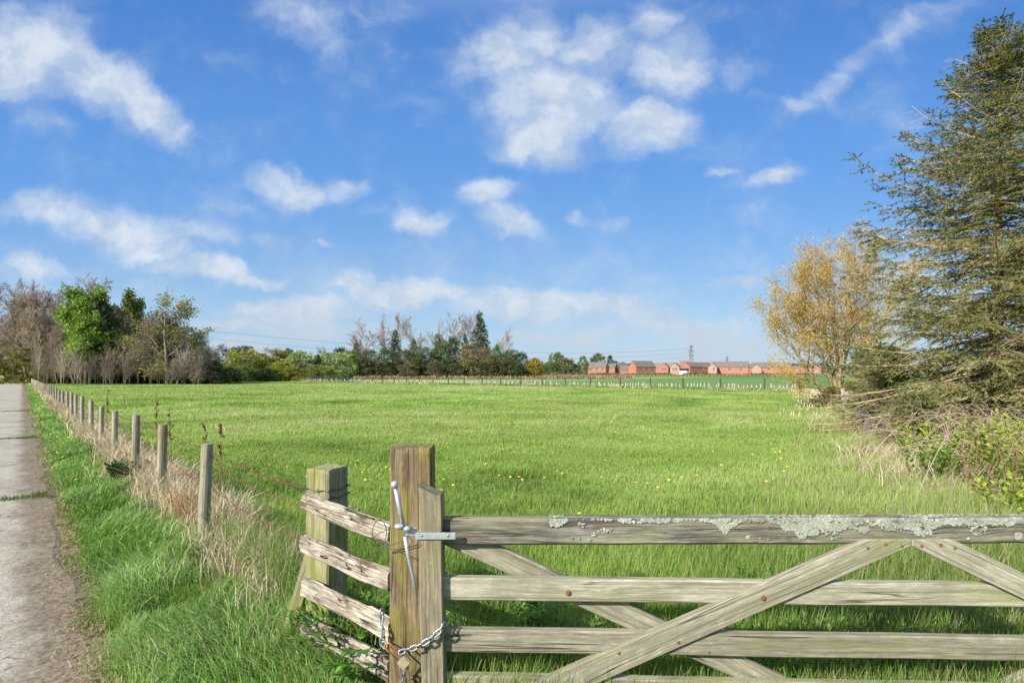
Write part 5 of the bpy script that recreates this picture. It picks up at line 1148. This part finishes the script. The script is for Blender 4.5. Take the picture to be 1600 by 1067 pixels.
def build_weeds():
    YG = [(.16, .24, .03), (.33, .40, .05), (.46, .46, .09)]; PG = [(.04, .11, .016), (.10, .24, .035), (.18, .34, .06)]
    def frond_plant(name, x, y, n, L, leaf, up, stops, label, cat, seed, group=None, **k):
        e = empty(name, (x, y, float(gz(x, y))), label, cat, group); (V, f), (LV, Lf, C) = fronds(seed, n, L, leaf, up, stops, **k)
        o = link('stems', np_mesh('stems', V, [f]), M['twig'], e); o.color = (.7, .9, .4, 1); link('leaves', np_mesh('leaves', LV, [Lf], C), M['leaf'], e)
    for i, (px, py, d, n, L, lab) in enumerate([(1478, 745, 6.9, 30, .60, 'yellow green elder shrub left of the brambles'), (1535, 735, 6.6, 40, .75, 'broad yellow green elder shrub in front of the brambles'),
            (1592, 745, 6.2, 34, .72, 'yellow green elder shrub at the right edge of the picture'), (1460, 770, 6.3, 26, .5, 'low yellow green elder shrub above the apex of the gate braces'), (1425, 725, 8.0, 26, .55, 'small green elder shrub beside the low spruce sapling'), (1585, 700, 8.4, 26, .6, 'yellow elder sprig among the arching bramble stems'),
            (1570, 830, 4.7, 26, .42, 'low leafy elder just above the right end of the gate')]):
        frond_plant('elder_shrub', (px - 800) / F * d, d, int(n * .62), L * 1.25, .058, .76, YG if i not in (3,) else [(.08, .15, .02), (.18, .26, .04)], lab, 'shrub', 600 + i, 'elder shrubs by the brambles', asp=.55, droop=.5, pairs=8)
    for i, (x, y, n, L, lab) in enumerate([(-.80, 2.62, 26, .42, 'fresh green cow parsley growing between the split rails'), (-.60, 2.42, 30, .45, 'fern like cow parsley against the left of the gate post'), (-.05, 2.75, 36, .42, 'dark green cow parsley just behind the gate stile'),
            (.30, 2.55, 24, .32, 'cow parsley behind the left of the lower gate rails'), (1.25, 2.45, 22, .30, 'cow parsley behind the middle of the gate'), (1.75, 2.6, 26, .34, 'cow parsley behind the gate near its crossing braces'), (1.75, 3.3, 22, .30, 'cow parsley in the grass beyond the gate braces')]):
        frond_plant('cow_parsley', x, y, n, L, .038, .55, PG, lab, 'plant', 640 + i, 'cow parsley round the gate', asp=.45, droop=.9, pairs=9)
    frond_plant('nettle_clump', -4.9, 6.55, 60, .34, .05, .6, [(.018, .06, .010), (.05, .13, .02)], 'dark green leafy weed clump in the middle of the verge', 'plant', 661, asp=.5)
    # arching bramble stems
    rgn = np.random.default_rng(31); parts = []; tw = []
    for i in range(520):
        y = rgn.uniform(5.6, 12.5); x = right_x(y) + rgn.uniform(.5, 5.5); y0 = y; az = rgn.uniform(0, 6.283) if rgn.random() < .5 else math.pi + rgn.normal(0, .6); L = rgn.uniform(.8, 2.2); n = 12
        hh = rgn.uniform(.25, .95); t = np.linspace(0, 1, n); px = x + math.cos(az) * L * t + np.cumsum(rgn.normal(0, .02, n)); py = y0 + math.sin(az) * L * t + np.cumsum(rgn.normal(0, .02, n)); pz = gz(px, py) + hh * 4 * t * (1 - t) ** 1.1 * 1.1 + .02
        parts.append(sweep(np.stack([px, py, pz], -1), np.linspace(.0055, .0022, n), 4, False))
        for k in range(5):
            j = rgn.integers(2, n); p = np.array([px[j], py[j], pz[j]]); v = rgn.normal(0, 1, 3) + [0, 0, .3]; tw.append((p, p + v / np.linalg.norm(v) * rgn.uniform(.1, .35)))
    parts.append(tubes([q[0] for q in tw], [q[1] for q in tw], np.full(len(tw), .003), np.full(len(tw), .0015), 3))
    V, f = join(parts); C = np.repeat(pal(fbm(V[::1, 0] * 2, V[:, 1] * 2, 91, 2) * 1.4 - .2, [(.28, .20, .135), (.48, .37, .27), (.60, .50, .39)]), 1, 0)
    tag(link('bramble_stems', np_mesh('bramble_stems', V, f, C, smooth=True), M['straw']), 'tangle of dry brown arching bramble stems below the spruces', 'brambles', kind='stuff')
    n = 5200; y = rgn.uniform(5.0, 12.0, n); x = right_x(y) + .3 + rgn.random(n) ** .8 * 5.2; z = gz(x, y) + rgn.random(n) ** 1.5 * .55; keep = fbm(x * 1.4, y * 1.4, 92, 3) > .47
    P = np.stack([x, y, z], -1)[keep]; V, f, C = leaf_quads(P, np.tile([0, 0, .5], (len(P), 1)), .060, .65, rgn, [(.03, .07, .012), (.10, .17, .025), (.20, .25, .04)])
    tag(link('bramble_leaves', np_mesh('bramble_leaves', V, [f], C), M['grass']), 'scattered green leaves among the dry bramble stems', 'brambles', kind='stuff')
    # dead dock stalks with rusty seed heads
    for i, (px, py, d, h, lab) in enumerate([(318, 690, 4.9, .95, 'rusty dead dock stalk left of the nearest round post'), (338, 690, 4.8, .97, 'rusty dead dock stalk leaning right, by the nearest round post'), (268, 668, 6.6, .92, 'rusty dead dock stalk behind the second round post'), (246, 655, 7.4, .95, 'slender rusty dock stalk before the third round post'), (168, 640, 10.5, .95, 'small rusty dock stalk far along the wire fence')]):
        x = (px - 800) / F * d; z0 = float(gz(x, d)); e = empty('dead_dock', (x, d, z0), lab, 'plant', 'dead docks along the wire fence'); rg2 = np.random.default_rng(700 + i)
        top = H - (py - 32 - HY) / F * d - z0; pts = np.array([(.03 * math.sin(q * 3 + i) * q + (.06 * q if i == 1 else 0), 0, q * top) for q in np.linspace(0, 1, 9)]); Vs = [sweep(pts, np.linspace(.005, .002, 9), 5)]
        a = []; b = []
        for k in range(14):
            q = rg2.uniform(.55, .97); p = np.array([np.interp(q, np.linspace(0, 1, 9), pts[:, m]) for m in range(3)]); v = rg2.normal(0, .5, 3) + [0, 0, .9]; v /= np.linalg.norm(v); a.append(p); b.append(p + v * rg2.uniform(.05, .16) * (1.3 - q))
        Vs.append(tubes(a, b, np.full(14, .0025), np.full(14, .002), 4)); V, f = join(Vs); o = link('stalk', np_mesh('stalk', V, f), M['twig'], e); o.color = (.8, .5, .35, 1)
        P = np.array([u + (w - u) * s for u, w in zip(a, b) for s in np.linspace(.2, 1, 9)]) + rg2.normal(0, .005, (14 * 9, 3)); V, f, C = leaf_quads(P, np.tile([0, 0, 1.], (len(P), 1)), .017, .8, rg2, [(.09, .035, .02), (.20, .09, .045)]); link('seed_head', np_mesh('seed_head', V, [f], C), M['straw'], e)
    for i, (px, d, h, lab) in enumerate([(1575, 5.6, .85, 'reddish brown dead willowherb stem at the far right above the gate'), (1518, 5.9, .80, 'reddish dead willowherb stem left of the far right one'), (1346, 9.0, .75, 'reddish dead willowherb stem in the pale edge grass')]):
        x = (px - 800) / F * d; e = empty('dead_willowherb', (x, d, float(gz(x, d))), lab, 'plant', 'dead willowherb stems'); rg2 = np.random.default_rng(720 + i); parts = []
        for k in range(6):
            u = rg2.normal(0, .16, 2); b0 = rg2.normal(0, .05, 2); parts.append(sweep([(b0[0] + u[0] * q, b0[1] + u[1] * q, q * h * (1 - .1 * k)) for q in np.linspace(0, 1, 6)], np.linspace(.006, .003, 6), 5))
        V, f = join(parts); o = link('stem', np_mesh('stem', V, f), M['twig'], e); o.color = (1.0, .62, .45, 1)
    # dandelions
    bm = bmesh.new(); bmesh.ops.create_uvsphere(bm, u_segments=10, v_segments=5, radius=.021)
    for v in bm.verts: v.co.z = v.co.z * .4 + .0
    me = bpy.data.meshes.new('dandelion'); bm.to_mesh(me); bm.free(); me.materials.append(M['dandelion'])
    rr = random.Random(6); k = 0
    spots = [(1000, 690), (905, 802), (730, 722), (672, 730), (655, 760), (690, 765), (1220, 718), (560, 722), (1150, 690), (470, 660), (620, 655), (610, 735), (700, 700), (480, 748), (940, 745), (1028, 762), (350, 668), (420, 672)]
    def dandy(x, y, lab, hh):
        nonlocal k
        d = math.hypot(x, y); o = bpy.data.objects.new('dandelion', me); COL.objects.link(o); s = max(.9, d * .045); o.scale = (s, s, s); o.location = (x, y, float(gz(x, y)) + hh); o.rotation_euler = (rr.uniform(-.4, .4), rr.uniform(-.4, .4), 0); tag(o, lab, 'dandelion', 'dandelions in flower'); k += 1
    for px, py in spots:
        d = 1.40 / ((py - HY) / F); dandy((px - 800) / F * d, d, 'yellow dandelion flower in the grass of the field', .115)
    for i in range(120):
        d = 6.5 / (1.0 - .85 * rr.random()) ; x = rr.uniform(-.95, .62) * d
        if fence_off(x, d) < .6 or x > right_x(d) - 1 or far_off(x, d) > -2: continue
        dandy(x, d, 'yellow dandelion flower in the grass of the field', .10)
    for i in range(14):
        s = rr.uniform(3, 26); x, y = lane_xy(rr.uniform(.12, .5), s); dandy(x, y, 'yellow dandelion flower in the verge beside the lane', .14)

def build_right_bits():
    # old palings and blue plastic under the spruces
    f = empty('old_paling', (13.1, 20, 0), 'leaning group of old grey pales, a bit of broken paling fence', 'fence')
    for i, px in enumerate((1320, 1326, 1332, 1339, 1346, 1351)):
        d = 20 - i * .25; x = (px - 800) / F * d; top = 1.5 - ((607 if i < 1 else 611 + i * .4) - HY) / F * d; ln = (-.12, -.10, -.03, .0, .02, .05)[i]
        beam('pale', (x, d, -.05), (x + ln * .8, d, top), .13, .035, M['paling'], f, up=(1, 0, 0), seed=300 + i, N=10, wob=.004)
    t = empty('blue_plastic_sheet', (8.95, 11.9, -.12), 'crumpled dark blue plastic sheet half hidden below the spruce boughs', 'sheet')
    rgn = np.random.default_rng(41); n = 30; u, v = np.meshgrid(np.linspace(-1, 1, n), np.linspace(0, 1, n), indexing='ij'); hh = fbm(u * 3, v * 3, 42, 4)
    V = np.stack([u * .5, v * .5 + hh * .35, .72 * np.sin(np.clip(v, 0, 1) * 1.7) * (.65 + .5 * fbm(u * 2, v * 0, 43, 2)) + hh * .14], -1).reshape(-1, 3); i = np.arange(n - 1)[:, None] * n; j = np.arange(n - 1)[None]
    link('sheet', np_mesh('sheet', V, [np.stack([i + j, i + n + j, i + n + 1 + j, i + 1 + j], -1).reshape(-1, 4)], smooth=True), M['tarp'], t)

# ------------------------------------------------------------------ houses, pylons, cables
def house(px0, px1, d, ridge_py, rot, label, dep=6.5, eave=4.7, roof='roof', wins=(), vis='front', extra=None, name='brick_house'):
    r = R(rot); W = (px1 - px0) / F * d; w = max(4.0, (W - dep * abs(math.sin(r))) / math.cos(r)); cx = ((px0 + px1) / 2 - 800) / F * d; z0 = float(gz(cx, d)) - .1
    rh = H + (HY - ridge_py) / F * d - z0; ev = min(eave, rh - 2.2)
    e = empty(name, (cx, d, z0), label, 'house', 'red brick houses of the estate', r); a, b = w / 2, dep / 2
    V = np.array([(-a, -b, 0), (a, -b, 0), (a, b, 0), (-a, b, 0), (-a, -b, ev), (a, -b, ev), (a, b, ev), (-a, b, ev), (-a, 0, rh - .12), (a, 0, rh - .12)])
    link('wall', np_mesh('wall', V, [np.array([(0, 1, 5, 4), (2, 3, 7, 6)]), np.array([(1, 2, 6, 9, 5), (3, 0, 4, 8, 7)])]), M['brick'], e)
    sl = (rh - ev) / b; o = .22; t = .16; parts = []
    for s in (-1, 1):
        y0, y1 = s * (b + o), 0; zA, zB = ev - sl * o, rh
        Vr = np.array([(-a - .12, y0, zA), (a + .12, y0, zA), (a + .12, y1, zB), (-a - .12, y1, zB)]); Vr = np.concatenate([Vr, Vr + [0, 0, t]]); parts.append((Vr, np.array([(0, 3, 2, 1), (4, 5, 6, 7), (0, 1, 5, 4), (1, 2, 6, 5), (2, 3, 7, 6), (3, 0, 4, 7)])))
    Vj, fj = join(parts); link('roof', np_mesh('roof', Vj, fj), M[roof], e)
    def win(face, u, z, ww, hh, kind='window', mat='glass'):
        c, s = {'front': ((u * a, -b - .03, z), (ww, .1, hh)), 'left': ((-a - .03, u * b, z), (.1, ww, hh)), 'right': ((a + .03, u * b, z), (.1, ww, hh))}[face]
        Vb, fb = box(c, s); link(kind, np_mesh(kind, Vb, [fb]), M[mat], e)
    for q in wins: win(*q)
    if extra == 'conservatory':
        Vb, fb = box((-a - 1.0, 0, 1.3), (2.0, dep * .72, 2.6)); link('conservatory', np_mesh('conservatory', Vb, [fb]), M['white'], e)
        Vb, fb = box((-a - .9, 0, 3.3), (1.6, dep * .8, 1.1)); link('canopy', np_mesh('canopy', Vb, [fb]), M['solar'], e)
    if extra in ('solar', 'rooflights'):
        n = Vector((0, -sl, 0)); ang = math.atan(sl); 
        for u in ((-.3, .25) if extra == 'solar' else (-.35, -.05, .25)):
            Mx = Matrix.Rotation(ang, 4, 'X'); yc = -b * .5; zc = ev + sl * (b - abs(yc)) + t + .06
            Vb, fb = box((u * a, yc, zc), (w * (.26 if extra == 'solar' else .12), 1.9 if extra == 'solar' else 1.1, .06), Mx); link('solar_panel' if extra == 'solar' else 'roof_light', np_mesh('panel', Vb, [fb]), M['solar' if extra == 'solar' else 'glass'], e)
    return e
def build_houses():
    W2 = [('front', -.5, 3.6, 1.5, 1.2), ('front', .45, 3.6, 1.2, 1.2), ('front', -.1, 1.2, 1.6, 1.3)]; G2 = [('left', -.28, 3.7, .95, 1.5), ('left', .28, 3.7, .95, 1.5)]; W3 = [('front', -.6, 3.7, 1.6, 1.2), ('front', 0, 3.7, 1.6, 1.2), ('front', .6, 3.7, 1.4, 1.2)]
    A, C, B = -27, 33, 60
    house(907, 931, 318, 566.3, A + 10, 'leftmost red brick house of the estate, grey roof', wins=W2)
    house(927, 952, 306, 566.3, A, 'red brick house second from the left, gable end to the right', wins=W2)
    house(947, 966, 318, 568.5, A, 'low red house behind the gable of the second house', wins=W2[:1])
    house(953, 984, 322, 567, C, 'red house with lit gable, third along the estate', wins=G2[:1] + [('front', .2, 3.6, 1.4, 1.2)])
    house(968, 985, 304, 571, A + 20, 'low red garage with lean grey roof before the tall gable', eave=3.0, name='brick_garage')
    house(982, 1025, 300, 564.3, C - 6, 'large red house with tall lit gable and dark front, left of the middle', eave=5.0, wins=W3)
    house(1020, 1054, 330, 566.5, A, 'red house set back behind the two small gables', roof='roof2')
    house(1030, 1048, 304, 567.5, B, 'small gabled red house with two windows, left one of the pair', dep=5.0, wins=G2)
    house(1046, 1066, 302, 567.2, B, 'small gabled red house with two windows, right one of the pair', dep=5.4, wins=G2)
    house(1060, 1085, 330, 563.6, A + 8, 'tall roofed house behind the white conservatory', roof='roof2')
    house(1063, 1099, 298, 566.3, C, 'red house with white conservatory under its lit gable', eave=4.9, extra='conservatory')
    house(1088, 1113, 312, 566.3, C - 10, 'grey roofed red house right of the conservatory house')
    house(1106, 1122, 300, 568, B, 'narrow lit gable house left of the long house', dep=4.8, wins=G2[:1])
    house(1113, 1168, 302, 565.2, A, 'long red terrace with wide grey roof and three windows', eave=4.9, wins=W3)
    house(1160, 1182, 312, 569, A + 12, 'low grey roofed house right of the long terrace')
    house(1174, 1192, 298, 569.6, B, 'small lit gable house right of the low grey roof', dep=5)
    house(1174, 1212, 306, 566.2, A, 'red house with roof lights and gable end to the right', extra='rooflights', wins=W2)
    house(1207, 1236, 325, 566, A + 8, 'brown roofed house seen beside the willow branch', roof='roof2')
    house(1228, 1270, 304, 567.5, A, 'red house with dark roof seen through the lowest willow branch', wins=W2, extra='solar')
    house(1264, 1300, 300, 566.5, C, 'rightmost red house with solar panels, below the willow', extra='solar')
    house(344, 366, 150, 566.5, -30, 'small brown gabled house half hidden by trees on the left', dep=5, roof='roof2', eave=2.6, name='brown_house', wins=[('right', 0, 1.8, 1.0, 1.0)])
    # low hedge and pale fence in front of the estate
    rgn = np.random.default_rng(51); n = 16000; px = rgn.uniform(800, 1330, n); d = 215 + rgn.normal(0, 1.5, n); x = (px - 800) / F * d; z = gz(x, d) + rgn.random(n) * (.35 + 1.3 * fbm(px * .05, 0 * px, 52, 3))
    V, f, C = leaf_quads(np.stack([x, d, z], -1), np.tile([0, 0, .6], (n, 1)), .5, .6, rgn, [(.10, .085, .045), (.17, .12, .075), (.22, .185, .10), (.12, .14, .05)], cl=fbm(px * .08, z, 53, 3) * 1.4 - .2)
    tag(link('estate_hedge', np_mesh('estate_hedge', V, [f], C), M['straw']), 'brownish low hedge along the front of the red houses', 'hedge')
    e = empty('pale_rail_fence', (0, 206, 1.3), 'low pale rail fence at the far edge of the green crop', 'fence'); a = []; b = []
    for px in range(800, 1330, 6):
        for d in (206,):
            x0, x1 = (px - 800) / F * d, (px + 6 - 800) / F * d; a.append((x0, 0, float(gz(x0, d)) - 1.3 + .5)); b.append((x1, 0, float(gz(x1, d)) - 1.3 + .5)); a.append((x0, 0, float(gz(x0, d)) - 1.5)); b.append((x0, 0, float(gz(x0, d)) - 1.3 + .62))
    V, f = tubes(a, b, np.full(len(a), .06), np.full(len(a), .06), 4); link('rail', np_mesh('rail', V, [f]), M['paling'], e)
    n = 9000; px = 470 + 520 * rgn.random(n) ** 1.3; d = 146 + rgn.normal(0, 3, n); x = (px - 800) / F * d; V, f, C = leaf_quads(np.stack([x, d, gz(x, d) + rgn.random(n) * .5], -1), np.tile([0, 0, 1.], (n, 1)), .6, .5, rgn, [(.20, .13, .085), (.30, .21, .13), (.33, .27, .15)])
    tag(link('dead_bracken', np_mesh('dead_bracken', V, [f], C), M['straw']), 'reddish brown dead bracken strip before the evergreen belt', 'dead plants', kind='stuff')
def build_pylons():
    def pylon(x, y, h, label):
        e = empty('pylon', (x, y, float(gz(x, y)) - .5), label, 'pylon', 'lattice pylons', R(35)); a = []; b = []
        def wid(z): return 3.4 * (1 - z / h) ** 1.3 + .55
        zs = np.linspace(0, h * .98, 11)
        for i in range(10):
            w0, w1 = wid(zs[i]), wid(zs[i + 1]); c0 = [(-w0, -w0), (w0, -w0), (w0, w0), (-w0, w0)]; c1 = [(-w1, -w1), (w1, -w1), (w1, w1), (-w1, w1)]
            for k in range(4):
                a.append((*c0[k], zs[i])); b.append((*c1[k], zs[i + 1])); a.append((*c0[k], zs[i])); b.append((*c1[(k + 1) % 4], zs[i + 1])); a.append((*c0[(k + 1) % 4], zs[i])); b.append((*c1[k], zs[i + 1]))
        a.append((0, 0, h * .97)); b.append((0, 0, h * 1.05))
        V, f = tubes(a, b, np.full(len(a), .16), np.full(len(a), .16), 4); link('tower', np_mesh('tower', V, [f]), M['pylon'], e); tips = []
        for zf, L in ((.64, 5.2), (.78, 7.0), (.92, 4.6)):
            a = []; b = []; z = h * zf; w = wid(z)
            for s in (-1, 1):
                for yy in (-w, w): a += [(s * w, yy, z), (s * w, yy, z + 1.5)]; b += [(s * L, 0, z + .4)] * 2
                a.append((s * L, 0, z + .4)); b.append((s * L, 0, z - 1.4)); tips.append((s * L, z - 1.4))
            V, f = tubes(a, b, np.full(len(a), .13), np.full(len(a), .11), 4); link('cross_arm', np_mesh('cross_arm', V, [f]), M['pylon'], e)
        ca, sa = math.cos(R(35)), math.sin(R(35)); return [Vector((x + u * ca, y + u * sa, e.location.z + z)) for u, z in tips]
    t0 = pylon(-229, 335, 37, 'lattice pylon hidden behind the birch of the left wood'); t1 = pylon((1080 - 800) / F * 620, 620, 37.5, 'lattice pylon standing up behind the conservatory house'); t2 = pylon((1136 - 800) / F * 1010, 1010, 38, 'small far lattice pylon above the long terrace')
    for A_, B_ in ((t0, t1), (t1, t2)):
        for i, (p, q) in enumerate(zip(A_, B_)):
            P = [p.lerp(q, t) - Vector((0, 0, 11 * 4 * t * (1 - t))) for t in np.linspace(0, 1, 40)]; V, f = sweep([P_ - p for P_ in P], .04, 4, False)
            o = link('overhead_cable', np_mesh('overhead_cable', V, f), M['cable'], None); o.location = p; tag(o, 'thin overhead power cable between the lattice pylons', 'cable', 'overhead power cables')

build_ground(); build_gate(); build_chain(); build_split_rails(); build_wire_fence(); build_far_fence()
build_trees(); build_willow(); build_spruces(); build_weeds(); build_right_bits(); build_houses(); build_pylons()
build_grass(); build_straw()
